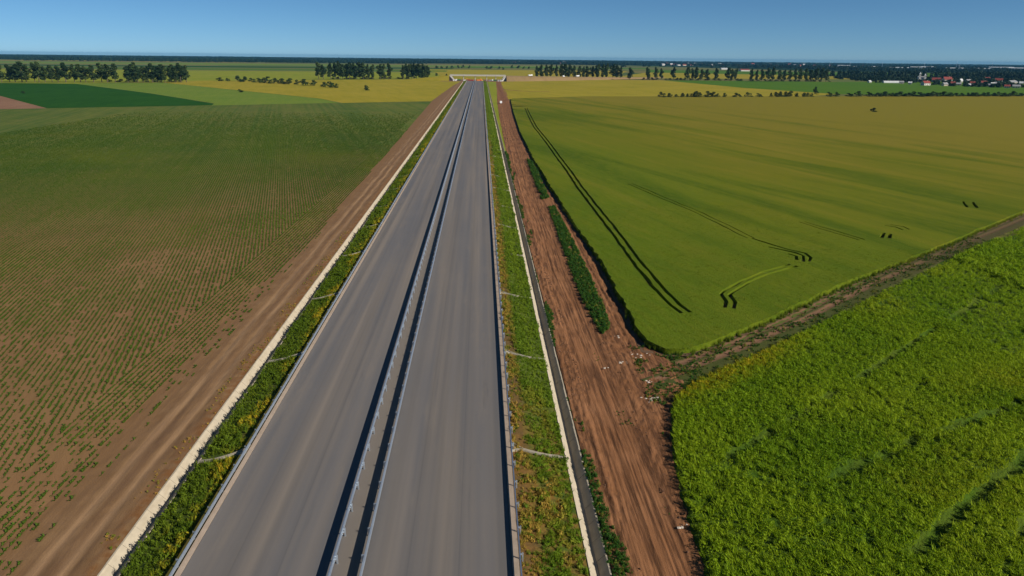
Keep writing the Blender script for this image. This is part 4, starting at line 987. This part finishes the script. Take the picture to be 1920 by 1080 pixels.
for row, pts in POPLARS.items():
    pts = [p for p in pts if not (row == 'left' and p[0] < -662)]
    for i, (x, y) in enumerate(pts):
        s_ = rr.uniform(.86, 1.08) * (.92 if row == 'left' else 1.0) * (.9 if row in ('right_mid', 'right_far', 'scattered') else 1); wd = s_ * rr.uniform(.9, 1.3) * (1.25 if row == 'left' else 1)
        root = empty('poplar_tree', (x, y + rr.uniform(-3, 3), ZF - .05), rr.uniform(0, 6.28), 'tall dark ' + ROWTXT[row] % ordinal(i + 1), 'tree', 'poplars along the country road')
        link('trunk', rr.choice(PT), root, None, 0, (wd, wd, s_)); link('crown', rr.choice(PC), root, None, 0, (wd, wd, s_))
BC = [crown_mesh('foliage', 1.0, .5, .02, 260, .085, rr, M['bush'], rr.choice((4, 5, 6)), False) for _ in range(6)]
BT = [trunk_mesh(.8, .03, rr, M['bark'], 5) for _ in range(3)]
def shrub(x, y, w, h, label, group=None, name='shrub', cat='shrub'):
    root = empty(name, (x, y, ZF - .05), rr.uniform(0, 6.28), label, cat, group)
    link('stem', rr.choice(BT), root, None, 0, (w, w, h)); link('foliage', rr.choice(BC), root, None, 0, (w * 1.15, w * 1.15, h * 1.08))
for i, a in enumerate(HEDGE_LEFT): shrub(*a, 'rounded dark shrub in hedge line across left ripening field, %s from the left' % ordinal(i + 1), 'left field hedge')
for i, a in enumerate(HEDGE_RIGHT):
    if a[0] < 760: shrub(a[0], a[1], a[2] * 1.3, a[3], 'dark shrub in long hedge behind the wheat field, %s from the left' % ordinal(i + 1), 'hedge behind the wheat')
for a, l in zip(LONE, ('lone round dark shrub in left ripening field', 'small flat shrub in left light green field', 'tiny dark shrub in dark green field at far left', 'lone shrub standing in the right wheat field')): shrub(*a, l)
shrub(*HEDGE_TREE, 'small tree rising above the right hedge in the green field', None, 'small_tree', 'tree')
for i, a in enumerate(FAR_BUSH): shrub(*a, 'far bush around the overpass, %s' % (('%s from the left' % ordinal(i + 1)) if i < 15 else ('left of the abutment, by the poplar clump' if i == 15 else 'left of the abutment, by the bridge')), 'bushes behind the overpass')
# shrubs and brushwood under the poplar rows
i = 0
for (xa, ya), (xb, yb), cnt in (((-540, 1133), (-440, 1165), 10), ((-262, 1340), (-100, 1440), 16), ((205, 1545), (300, 1525), 6), ((330, 1500), (710, 1475), 34)):
    for q in range(cnt):
        t_ = (q + rr.uniform(.1, .9)) / cnt; i += 1
        shrub(xa + (xb - xa) * t_, ya + (yb - ya) * t_ + rr.uniform(-6, 6), rr.uniform(7, 13), rr.uniform(2.5, 5), 'low dark scrub at the foot of the poplar rows, %s from the left' % ordinal(i), 'scrub under the poplars')
# far woods to the horizon
def blob(r):
    return crown_mesh('wood_crown', 1.0, .6, .0, 60, .2, r, M['wood'], 4, False)
WC = clump_collection('wood_crown', [blob(rr) for _ in range(5)])
xs, yss = [], []
def belt(az0, az1, r0, r1, n, power=1.6):
    a = rng.uniform(R(az0), R(az1), n); d = r0 + (r1 - r0) * rng.random(n) ** power
    xs.append(10 + np.sin(a) * d); yss.append(np.cos(a) * d)
belt(-48, -16, 5400, 12000, 4500); belt(-31, 2, 4300, 11000, 5200); belt(-4, 12, 4700, 11000, 3000); belt(8, 46, 4700, 12000, 4500); belt(16, 46, 2700, 4400, 2600, 1.0); belt(24, 46, 1900, 2700, 700, 1.0); belt(9, 20, 3300, 4500, 700)
belt(-46, -36, 4200, 5600, 300); VP = [(780, 1425), (806, 1300), (885, 1205), (1050, 1175), (1900, 2300), (1300, 2600), (850, 1750)]; vx, vy = rng.uniform(760, 1900, 5200), rng.uniform(1170, 2600, 5200); k = inpoly(vx, vy, VP); xs.append(vx[k]); yss.append(vy[k])
x = np.concatenate(xs); y = np.concatenate(yss); n = len(x); dist = np.hypot(x, y); k = (fbm(x * .0016, y * .0016, 301) > np.where(dist < 4600, .42, .30)) | ((dist < 2400) & (fbm(x * .01, y * .01, 302) > .40)); x, y, dist = x[k], y[k], dist[k]; n = len(x)
w = rng.uniform(9, 17, n) * np.clip(dist / 3800, .7, 2.3); hh = rng.uniform(9, 17, n) * np.where(dist < 2200, .5, 1.0)
scatter('far_woods', np.column_stack([x, y, np.full(n, ZF - 1)]), randrot(n, .0), np.column_stack([w, w, hh]), rng.integers(0, 5, n), rng.random(n), WC, 'dark woods reaching to the horizon', 'woods')
poly_sheet('woodland_floor', [(-9000, 4200), (-2400, 4400), (400, 4700), (900, 4700), (1400, 2800), (4000, 2600), (11000, 6000), (11000, 14000), (-11000, 14000)], M['f_forest'], .20)
poly_sheet('far_field_strip', [(-3800, 4050), (-1900, 4300), (-1000, 4150), (-2600, 3900)], M['f_tan'], .25)

# ------------------------------------------------------------------ town, suburb, warehouses, pylons
TOWN = [(803.9, 1305.6, 12.4, 7.6, 'red'), (955.6, 1519.9, 15.5, 8.9, 'red'), (970.5, 1507.3, 15.4, 11.0, 'red'), (826.7, 1285.8, 8.5, 5.6, 'grey'), (882.7, 1350.8, 6.9, 5.9, 'red'), (1019.4, 1537.3, 6.7, 6.7, 'white'), (875.7, 1322.7, 7.7, 4.8, 'grey'), (1039.2, 1542.7, 10.2, 5.6, 'grey'), (927.6, 1361.7, 8.0, 6.0, 'pink'), (862.4, 1269.7, 6.5, 4.7, 'white'), (976.4, 1401.5, 9.2, 6.2, 'red'), (897.6, 1277.7, 8.4, 4.7, 'grey'), (929.5, 1309.7, 5.8, 5.8, 'white'), (1091.8, 1523.4, 13.4, 8.9, 'red'), (960.6, 1342.8, 6.9, 5.9, 'white'), (1044.8, 1418.5, 15.6, 7.3, 'grey'), (1041.6, 1389.3, 6.1, 6.1, 'white'), (1370.4, 1836.3, 9.4, 6.7, 'red'), (1221.5, 1746.8, 10.2, 6.4, 'red'), (1352.9, 2117.6, 12.3, 6.2, 'white'), (806.7, 1359.4, 6.0, 5.0, 'white'), (806.5, 1387.5, 7.1, 5.1, 'grey'), (770.8, 1437.8, 6.3, 4.2, 'white'), (901.1, 1209.7, 10.7, 5.3, 'grey'), (882.7, 1205.7, 8.0, 5.3, 'red'), (974.8, 1271.1, 9.3, 5.6, 'red'), (1115.1, 1436.0, 10.6, 6.3, 'grey')]
CHURCH = (967.5, 1593.3, 16.3, 16.3)
GREENHOUSE = (814.8, 1434.1, 39.7, 3.1)
WAREHOUSES = [(2240.1, 4546.4, 72.2, 13.1), (2348.8, 4397.1, 57.3, 9.5), (2094.8, 3686.3, 96.2, 10.7), (2403.9, 4037.9, 70.3, 11.7), (2589.5, 4245.1, 73.9, 12.3), (2399.1, 3702.7, 80.8, 10.8), (2417.0, 3637.5, 26.5, 7.9), (2671.9, 3934.7, 40.1, 8.6), (2658.0, 3845.7, 33.6, 8.4), (2939.6, 4173.9, 66.9, 13.7), (3173.0, 4403.6, 64.2, 12.8), (2582.8, 3513.1, 71.8, 15.4)]
SUBURB = [(607.4, 5853.1, 25.1, 9.0), (693.6, 6180.3, 27.4, 11.7), (552.3, 4777.1, 15.0, 10.5), (696.1, 5195.9, 21.3, 10.7), (741.5, 5423.1, 12.8, 8.7), (1199.3, 4888.0, 21.5, 10.9), (1410.3, 5640.4, 21.3, 11.9), (1327.2, 5183.9, 21.7, 9.8), (1352.5, 5165.9, 19.9, 8.6), (1284.9, 4824.8, 21.9, 7.2), (1307.5, 4766.5, 21.7, 9.6), (1713.7, 6148.3, 27.0, 9.5), (1356.0, 4767.4, 18.2, 7.1), (1705.8, 5918.5, 22.1, 11.4), (1483.0, 5037.1, 22.5, 8.2), (1860.5, 6223.3, 27.7, 9.0), (1491.3, 4871.9, 11.9, 10.4), (1551.4, 4986.7, 21.7, 9.5), (1539.2, 4867.0, 12.9, 9.8), (1811.8, 5632.4, 24.7, 11.8), (1765.1, 5412.2, 18.8, 7.9), (2054.1, 6153.6, 22.4, 11.4), (1694.9, 4877.3, 17.9, 7.6), (1967.2, 5573.6, 22.7, 10.5), (2269.0, 6190.8, 26.4, 13.3), (2364.5, 6041.5, 21.3, 10.7), (1980.9, 4962.1, 14.6, 8.1), (2166.8, 5371.6, 24.6, 8.2), (2493.8, 5980.7, 22.3, 13.2), (2262.7, 5328.9, 17.3, 11.6), (2147.2, 4968.6, 11.6, 10.9), (2546.7, 5830.1, 17.0, 12.6), (2468.6, 5456.6, 22.8, 8.7), (2220.9, 4842.3, 12.6, 7.6), (2528.1, 5344.3, 16.1, 10.2), (2436.7, 4796.5, 19.0, 7.0), (2907.7, 5615.1, 19.9, 10.5)]
SUBURB_NEAR = [(244.3, 5259.5, 52.1, 11.2), (284.2, 5539.2, 23.5, 11.8), (353.3, 5390.2, 30.5, 11.5), (532.5, 4978.1, 42.4, 10.6), (-24.9, 4936.9, 17.4, 8.7), (985.1, 2753.1, 33.7, 7.9), (1034.9, 3141.2, 27.1, 6.8)]
PYLONS = [(1957.2, 4136.2, 11.9, 38.8), (1986.5, 3962.3, 11.5, 37.2), (2105.5, 3857.6, 11.2, 39.1), (2300.1, 3804.8, 11.0, 38.7), (2407.7, 3707.5, 10.8, 45.8), (2154.4, 3295.3, 7.2, 31.2), (2535.9, 3628.2, 10.6, 45.0)]
def house_parts(w, d, h, rh):
    wall = MB().add([(-w/2, -d/2, -.3), (w/2, -d/2, -.3), (w/2, d/2, -.3), (-w/2, d/2, -.3), (-w/2, -d/2, h), (w/2, -d/2, h), (w/2, d/2, h), (-w/2, d/2, h), (-w/2, 0, h + rh), (w/2, 0, h + rh)],
                    [(0, 1, 5, 4), (2, 3, 7, 6), (0, 4, 8, 7, 3), (1, 2, 6, 9, 5), (3, 2, 1, 0)])
    roof = MB(); e = .5
    for s_ in (-1, 1):
        y0 = s_ * (d / 2 + e); z0 = h - rh * e / (d / 2)
        v = [(-w/2 - e, y0, z0), (w/2 + e, y0, z0), (w/2 + e, 0, h + rh), (-w/2 - e, 0, h + rh)]
        roof.add(v + [(p[0], p[1], p[2] + .18) for p in v], [(0, 1, 2, 3), (7, 6, 5, 4), (0, 4, 5, 1), (1, 5, 6, 2), (2, 6, 7, 3), (3, 7, 4, 0)])
    return wall, roof
def house(x, y, w, h, wallm, roofm, label, group, rz, detail=True):
    root = empty('house', (x, y, ZF), rz, label, 'house', group)
    d = w * .75; hw = h * .55; rh = h * .45; wall, roof = house_parts(w, d, hw, rh)
    wall.build('wall', wallm, root); rf = roof.build('roof', roofm, root)
    if detail:
        MB().box(w * .2, w * .2 + .7, -.4, .4, hw + rh * .5, hw + rh + .9).build('chimney', M['cream'], rf)
        MB().box(-.5, .5, -d / 2 - .06, -d / 2 - .005, .0, 2.1).build('door', M['dark_steel'], root)
        wm = MB().box(-.6, .6, -.06, -.005, -.7, .7).mesh('window', M['glass'])
        for q in (-.32, .32): link('window', wm, root, (w * q, -d / 2, hw * .5))
    return root
wm_ = {'red': ('white', 'red_roof'), 'grey': ('cream', 'grey_roof'), 'white': ('white', 'metal_roof'), 'pink': ('pink', 'red_roof')}; tx = {'red': 'white house with red tiled roof', 'grey': 'cream house with grey roof', 'white': 'bright white house with pale roof', 'pink': 'pink house with red roof'}
cnt = {}
for x, y, w, h, c_ in sorted(TOWN):
    if x / y > .80: continue
    cnt[c_] = cnt.get(c_, 0) + 1
    house(x, y, w, h, M[wm_[c_][0]], M[wm_[c_][1]], tx[c_] + ' in the village at right' + (', %s such from left' % ordinal(cnt[c_]) if c_ != 'pink' else ''), 'village houses', rr.uniform(-.7, .5))
x, y, w, h = CHURCH
root = empty('church', (x, y, ZF), -.3, 'white twin-towered church at left end of the village', 'church')
wl, rf = house_parts(15, 10, 6, 4); wl.build('nave', M['white'], root); rf.build('roof', M['grey_roof'], root)
for px, hh_ in ((-5.2, 15), (5.2, 12)):
    tw = MB().box(px - 1.6, px + 1.6, -6.8, -3.6, -.3, hh_).build('tower', M['white'], root)
    MB().add([(px - 1.9, -7.1, hh_), (px + 1.9, -7.1, hh_), (px + 1.9, -3.3, hh_), (px - 1.9, -3.3, hh_), (px, -5.2, hh_ + 4)], [(0, 1, 4), (1, 2, 4), (2, 3, 4), (3, 0, 4), (3, 2, 1, 0)]).build('spire', M['metal_roof'], tw)
    for zz2 in (hh_ - 2.5, hh_ - 6): MB().box(px - .5, px + .5, -6.86, -6.805, zz2, zz2 + 1.6).build('window', M['glass'], tw)
MB().box(-.9, .9, -5.08, -5.005, 0, 2.6).build('door', M['dark_steel'], root)
x, y, w, h = GREENHOUSE
root = empty('greenhouse', (x, y, ZF), .05, 'long low pale greenhouse at left edge of the village', 'greenhouse')
MB().box(-w / 2, w / 2, -4, 4, -.2, 2.2).build('wall', M['metal_roof'], root)
MB().prism([(-4.2, 2.2), (4.2, 2.2), (2.8, 3.4), (0, 4.0), (-2.8, 3.4)], -w / 2, w / 2).build('roof', M['metal_roof'], root).rotation_euler = (0, 0, R(90))
for i, (x, y, w, h) in enumerate(sorted(WAREHOUSES, key=lambda a: a[0] / a[1])):
    root = empty('warehouse', (x, y, ZF), -.45, 'long white warehouse on the right horizon, %s from the left' % ordinal(i + 1), 'warehouse', 'warehouses on the horizon')
    MB().box(-w / 2, w / 2, -18, 18, -.5, h).build('wall', M['white'], root); MB().prism([(-18.6, h), (18.6, h), (0, h + 2.4)], -w / 2 - .6, w / 2 + .6).build('roof', M['metal_roof'], root).rotation_euler = (0, 0, R(90))
    dm = MB().box(-2.2, 2.2, -18.1, -18.01, 0, 4.2).mesh('loading_door', M['grey_roof'])
    for q in range(4): link('loading_door', dm, root, ((q - 1.5) * w / 5, 0, 0))
for i, (x, y, w, h) in enumerate(sorted(SUBURB, key=lambda a: a[0] / a[1])):
    c_ = ('white', 'white', 'cream', 'pink')[i % 4]
    house(x, y, w, h * 1.15, M[c_], M[('red_roof', 'metal_roof', 'red_roof', 'grey_roof')[(i * 7) % 4]], 'tiny pale house in the suburb on the horizon, %s from the left' % ordinal(i + 1), 'far suburb houses', rr.uniform(-.6, .6), False)
for i, (x, y, w, h) in enumerate(SUBURB_NEAR):
    house(x, y, w, h, M['white'], M['red_roof' if i in (0, 3, 5) else 'metal_roof'], ('long red-roofed farm building above the overpass', 'small white house right of the long farm building', 'wide white house behind right poplar row', 'red-roofed building above the right poplar row', 'small white house above the left bridge abutment', 'large red-roofed hall behind the right poplars', 'white hall left of the red-roofed hall')[i], 'far farm buildings', .05, False)
for i, (x, y, w, h) in enumerate(sorted(PYLONS, key=lambda a: a[0] / a[1])):
    root = empty('power_pylon', (x, y, ZF), .4, 'faint steel lattice power pylon on the right horizon, %s from the left' % ordinal(i + 1), 'pylon', 'pylons on the horizon')
    mb = MB(); b_ = 3.2
    for sx in (-1, 1):
        for sy in (-1, 1): mb.tube([(sx * b_, sy * b_, -.5), (sx * .7, sy * .7, h * .65), (sx * .3, sy * .3, h)], [.16, .14, .1], 4)
    for lv in range(7):
        f0 = 1 - lv / 8; f1 = 1 - (lv + 1) / 8; z0 = h * .65 * lv / 7; z1 = h * .65 * (lv + 1) / 7; p0 = .7 + (b_ - .7) * (1 - lv / 7); p1 = .7 + (b_ - .7) * (1 - (lv + 1) / 7)
        for s_ in (-1, 1): mb.tube([(-p0, s_ * p0, z0), (p1, s_ * p1, z1)], .07, 4); mb.tube([(p0, s_ * p0, z0), (-p1, s_ * p1, z1)], .07, 4); mb.tube([(s_ * p0, -p0, z0), (s_ * p1, p1, z1)], .07, 4)
    mb.build('tower', M['galv'], root)
    for z_, l_ in ((.72, 7), (.82, 5.5), (.92, 4)): MB().tube([(-l_, 0, h * z_), (0, 0, h * z_ + .6), (l_, 0, h * z_)], [.08, .3, .08], 5).build('cross_arm', M['galv'], root)

# ------------------------------------------------------------------ overpass under construction
OY = 1330.0
root = empty('overpass', (0, OY, ZF), 0, 'white concrete overpass bridge where the motorway ends', 'bridge')
OX0, OX1, DH = -44.0, 53.0, 9.6
MB().box(OX0, OX1, -6, 6, DH - 1.5, DH - .3).build('deck', M['white_con'], root)
for yy_ in (-6.3, 5.7):
    MB().box(OX0 - 1, OX1 + 1, yy_, yy_ + .6, DH - .5 + .2, DH + .35).build('parapet', M['white_con'], root)
    rl = MB()
    for q in range(40): rl.box(OX0 + q * 2.45, OX0 + q * 2.45 + .12, yy_ + .2, yy_ + .35, DH + .35, DH + 1.3)
    rl.box(OX0, OX1, yy_ + .22, yy_ + .33, DH + 1.2, DH + 1.32); rl.build('railing', M['galv'], root)
for sx, x0 in ((-1, OX0), (1, OX1)):
    ab = MB(); ab.prism([(0, 0 - .3), (-sx * 9, -.3), (-sx * 2.5, DH - 1.5), (sx * 1.5, DH - 1.5), (sx * 1.5, -.3)], -6.5, 6.5); ab.build('abutment', M['white_con'], root, (x0, 0, 0))
    MB().add([(x0 + sx * 1.6, -6.6, -.3), (x0 + sx * 1.6, -6.6, DH - .6), (x0 - sx * 8, -13, -.3), (x0 - sx * 7.4, -13, -.3), (x0 + sx * 2.2, -6.6, -.3), (x0 + sx * 2.2, -6.6, DH - .6)], [(0, 1, 2), (4, 3, 5), (1, 5, 3, 2), (0, 4, 5, 1), (0, 2, 3, 4)]).build('wing_wall', M['white_con'], root)
for px in (-21, -.6, 20, 36):
    for yy_ in (-3.6, 0, 3.6):
        p_ = MB(); p_.tube([(px, yy_, -.3), (px, yy_, DH - 2.4)], .55, 10); p_.build('pier', M['white_con'], root)
    MB().box(px - .8, px + .8, -5.2, 5.2, DH - 2.398, DH - 1.502).build('pier_cap', M['white_con'], root)
# approach embankments and crossing road
def ramp(x0, x1, y1, h0, h1, name, mat_):
    n = 14; t_ = np.linspace(0, 1, n); prof = [(-24, 0), (-7, 1), (7, 1), (24, 0)]
    X = np.zeros((n, 4)); Y = np.zeros((n, 4)); Z = np.zeros((n, 4))
    for i, q in enumerate(t_):
        hh2 = h0 + (h1 - h0) * q
        for j, (o_, k_) in enumerate(prof):
            X[i, j] = x0 + (x1 - x0) * q; Y[i, j] = OY + (y1 - OY) * q ** 1.3 + (math.copysign(7, o_) + math.copysign(hh2 * 1.6, o_) * (1 - k_)); Z[i, j] = ZF + .07 + hh2 * k_
    if x1 < x0: X, Y, Z = X[::-1], Y[::-1], Z[::-1]
    return struct(link(name, gridmesh(name, X[:, ::-1], Y[:, ::-1], Z[:, ::-1], mat_, False))), (X, Y, Z)
_, rmp = ramp(OX1 + 1.8, 420, 1660, DH - .6, 1.0, 'right_approach_embankment', M['f_earth'])
ramp(OX0 - 1.8, -130, 1345, DH - .8, .1, 'left_approach_embankment', M['f_tan'])
Xr, Yr, Zr = rmp
struct(link('crossing_road', gridmesh('crossing_road', Xr[:, [2, 1]], Yr[:, [2, 1]] + np.array([-1.0, 1.0]), Zr[:, [2, 1]] + .05, M['asphalt'], False)))

# ------------------------------------------------------------------ vehicles
def wheels(root, xs_, ys_, r_, w_):
    t_ = MB(); t_.tube([(-w_ / 2, 0, 0), (w_ / 2, 0, 0)], r_, 12); tm = t_.mesh('tyre', M['rubber']); h_ = MB(); h_.tube([(-w_ / 2 - .01, 0, 0), (w_ / 2 + .01, 0, 0)], r_ * .5, 8); hm = h_.mesh('rim', M['galv'])
    for a in xs_:
        for b in ys_: w2 = link('wheel', tm, root, (a, b, r_)); link('rim', hm, w2)
def van(x, y, z, rz, label, paint):
    root = empty('van', (x, y, z), rz, label, 'van')
    MB().prism([(-2.6, .35), (2.6, .35), (2.6, .95), (2.1, 1.1), (1.55, 1.9), (1.2, 2.15), (-2.55, 2.15), (-2.6, 1.9)], -.95, .95).build('body', paint, root).rotation_euler = (0, 0, R(90))
    MB().add([(-.8, 2.13, 1.12), (.8, 2.13, 1.12), (.72, 1.60, 1.86), (-.72, 1.60, 1.86)], [(0, 1, 2, 3)]).build('windscreen', M['glass'], root)
    for s_ in (-1, 1): MB().box(s_ * .955 - .004, s_ * .955 + .004, .5, 1.5, 1.2, 1.8).build('side_window', M['glass'], root); MB().box(s_ * .65 - .15, s_ * .65 + .15, 2.6, 2.63, .65, .85).build('headlight', M['white_paint'], root)
    wheels(root, (-.85, .85), (-1.6, 1.6), .36, .24)
def truck(x, y, z, rz, label, cabm, bedm):
    root = empty('truck', (x, y, z), rz, label, 'truck')
    MB().box(-.5, .5, -4, 4, .75, 1.05).build('chassis', M['dark_steel'], root)
    cb = MB().prism([(1.9, 1.051), (4.2, 1.051), (4.2, 2.0), (3.95, 3.1), (1.9, 3.1)], -1.22, 1.22).build('cab', cabm, root); cb.rotation_euler = (0, 0, R(90))
    MB().add([(-1.1, 4.215, 2.05), (1.1, 4.215, 2.05), (1.1, 3.98, 3.0), (-1.1, 3.98, 3.0)], [(0, 1, 2, 3)]).build('windscreen', M['glass'], root)
    MB().add([(-1.25, -4.2, 1.06), (1.25, -4.2, 1.06), (1.25, 1.6, 1.06), (-1.25, 1.6, 1.06), (-1.4, -4.6, 2.7), (1.4, -4.6, 2.7), (1.4, 1.7, 2.7), (-1.4, 1.7, 2.7)], [(0, 3, 2, 1), (0, 1, 5, 4), (1, 2, 6, 5), (2, 3, 7, 6), (3, 0, 4, 7), (4, 5, 6, 7)]).build('bed', bedm, root)
    wheels(root, (-1.0, 1.0), (-3.2, -1.9, 2.9), .5, .35)
def excavator(x, y, z, rz, label, paint, boomdir=1):
    root = empty('excavator', (x, y, z), rz, label, 'excavator')
    for s_ in (-1, 1): MB().prism([(-1.9, .1), (-1.6, 0), (1.6, 0), (1.9, .1), (2.1, .5), (1.8, .95), (-1.8, .95), (-2.1, .5)], s_ * 1.15 - .3, s_ * 1.15 + .3).build('crawler_track', M['rubber'], root).rotation_euler = (0, 0, R(90))
    MB().box(-1.35, 1.35, -2.3, 1.3, .97, 2.0).build('house', paint, root)
    MB().box(-1.3, -.2, .2, 1.6, 2.001, 3.1).build('cab', paint, root); MB().box(-1.2, -.3, 1.601, 1.62, 2.1, 3.0).build('cab_window', M['glass'], root)
    MB().tube([(.3, 1.0, 1.7), (.3, 3.2, 4.8), (.3, 5.6, 4.6)], [.35, .38, .25], 6).build('boom', paint, root); MB().tube([(.3, 5.4, 4.8), (.3, 6.4, 2.0)], [.28, .18], 6).build('arm', paint, root)
    MB().prism([(5.7, .7), (6.3, .2), (7.0, .6), (6.7, 2.0), (6.1, 1.9)], -.75, .15).build('bucket', M['dark_steel'], root).rotation_euler = (0, 0, R(90))
ZG = ZF + .06
van(28.0, 678, ZF + .05, .05, 'small white van on the brown haul road', M['white_paint'])
truck(-7.5, 1298, ZG, 1.3, 'red dump truck parked where the left carriageway ends', M['red_paint'], M['red_paint'])
excavator(-11, 1304, ZG, 2.4, 'orange excavator at end of left carriageway before the overpass', M['orange_paint'])
truck(6, 1306, ZG, -1.2, 'red truck standing under the middle of the overpass', M['red_paint'], M['orange_paint'])
excavator(11, 1310, ZG, .6, 'yellow excavator under the overpass at end of right carriageway', M['yellow_paint'])
van(-19, 1312, ZG, 1.5, 'white van under left span of the overpass', M['white_paint'])
van(26, 1314, ZG, 1.2, 'white van under right span of the overpass', M['white_paint'])
truck(33, 1312, ZG, 1.6, 'truck with green tarpaulin under right span of the overpass', M['white_paint'], M['green_paint'])
truck(-30, 1316, ZG, 1.6, 'truck with green tarpaulin under left span of the overpass', M['white_paint'], M['green_paint'])
def barrier(x, y, label):
    root = empty('traffic_barrier', (x, y, ZG), 0, label, 'barrier', 'red and white barriers closing the carriageways')
    MB().prism([(-1.1, .12), (1.1, .12), (1.1, 1.15), (-1.1, 1.15)], -.05, .05).build('board', M['red_paint'], root)
    MB().prism([(-.45, .121), (.05, .121), (.45, 1.149), (-.05, 1.149)], -.058, .058).build('stripe', M['white_paint'], root)
    fm = MB().box(-.08, .08, -.45, .45, 0, .119).mesh('foot', M['rubber'])
    for q in (-.8, .8): link('foot', fm, root, (q, 0, 0))
for i in range(9): barrier(-12.4 + i * 1.2 if i < 5 else 1.5 + (i - 5) * 2.8, 1294.5 + (i % 2) * 2.6, 'red and white barrier closing the motorway end, %s from the left' % ordinal(i + 1))
def container(x, y, rz, paint, label):
    root = empty('site_container', (x, y, ZG), rz, label, 'container')
    MB().box(-3, 3, -1.2, 1.2, .15, 2.6).build('body', paint, root); MB().box(-3.1, 3.1, -1.3, 1.3, 2.601, 2.72).build('roof', M['grey_roof'], root)
    MB().box(-.5, .5, -1.26, -1.205, .2, 2.2).build('door', M['dark_steel'], root)
    for q in (-2, 1.8): MB().box(q - .5, q + .5, -1.25, -1.205, 1.1, 2.0).build('window', M['glass'], root)
container(-36, 1308, .1, M['white_paint'], 'white site container beside left bridge abutment'); container(42, 1306, -.2, M['white_paint'], 'white site container beside right bridge abutment')
def on_road(t_):
    n = len(Xr); f_ = t_ * (n - 1); i = int(f_); q = f_ - i
    c_ = lambda A_: float((A_[i, 1:3].mean()) * (1 - q) + A_[i + 1, 1:3].mean() * q)
    return c_(Xr), c_(Yr), c_(Zr) + .06, math.atan2(-(Xr[i + 1, 1] - Xr[i, 1]), Yr[i + 1, 1:3].mean() - Yr[i, 1:3].mean())
for t_, kind_, lb in ((.12, 'truck', 'white box truck on the crossing road nearest the bridge'), (.3, 'van', 'white van on the crossing road behind the first poplars'), (.38, 'truck', 'white truck further along the crossing road')):
    x, y, z, a = on_road(t_)
    (truck(x, y, z, a, lb, M['white_paint'], M['white_paint']) if kind_ == 'truck' else van(x, y, z, a, lb, M['white_paint']))

# ------------------------------------------------------------------ air: thin blue haze over the whole plain
hz = MB().box(-17500, 17500, -2500, 17500, -3.6, 52.0).build('haze', None)
hm_ = bpy.data.materials.new('haze'); hm_.use_nodes = True; hm_.node_tree.nodes.clear()
ho = hm_.node_tree.nodes.new('ShaderNodeOutputMaterial'); hv = hm_.node_tree.nodes.new('ShaderNodeVolumePrincipled')
hv.inputs['Color'].default_value = (.09, .36, .66, 1); hv.inputs['Density'].default_value = 3.8e-5; hv.inputs['Anisotropy'].default_value = .0
hm_.node_tree.links.new(hv.outputs[0], ho.inputs['Volume']); hz.data.materials.append(hm_)
tag(hz, 'thin blue haze lying over the whole plain', 'haze', kind='stuff')
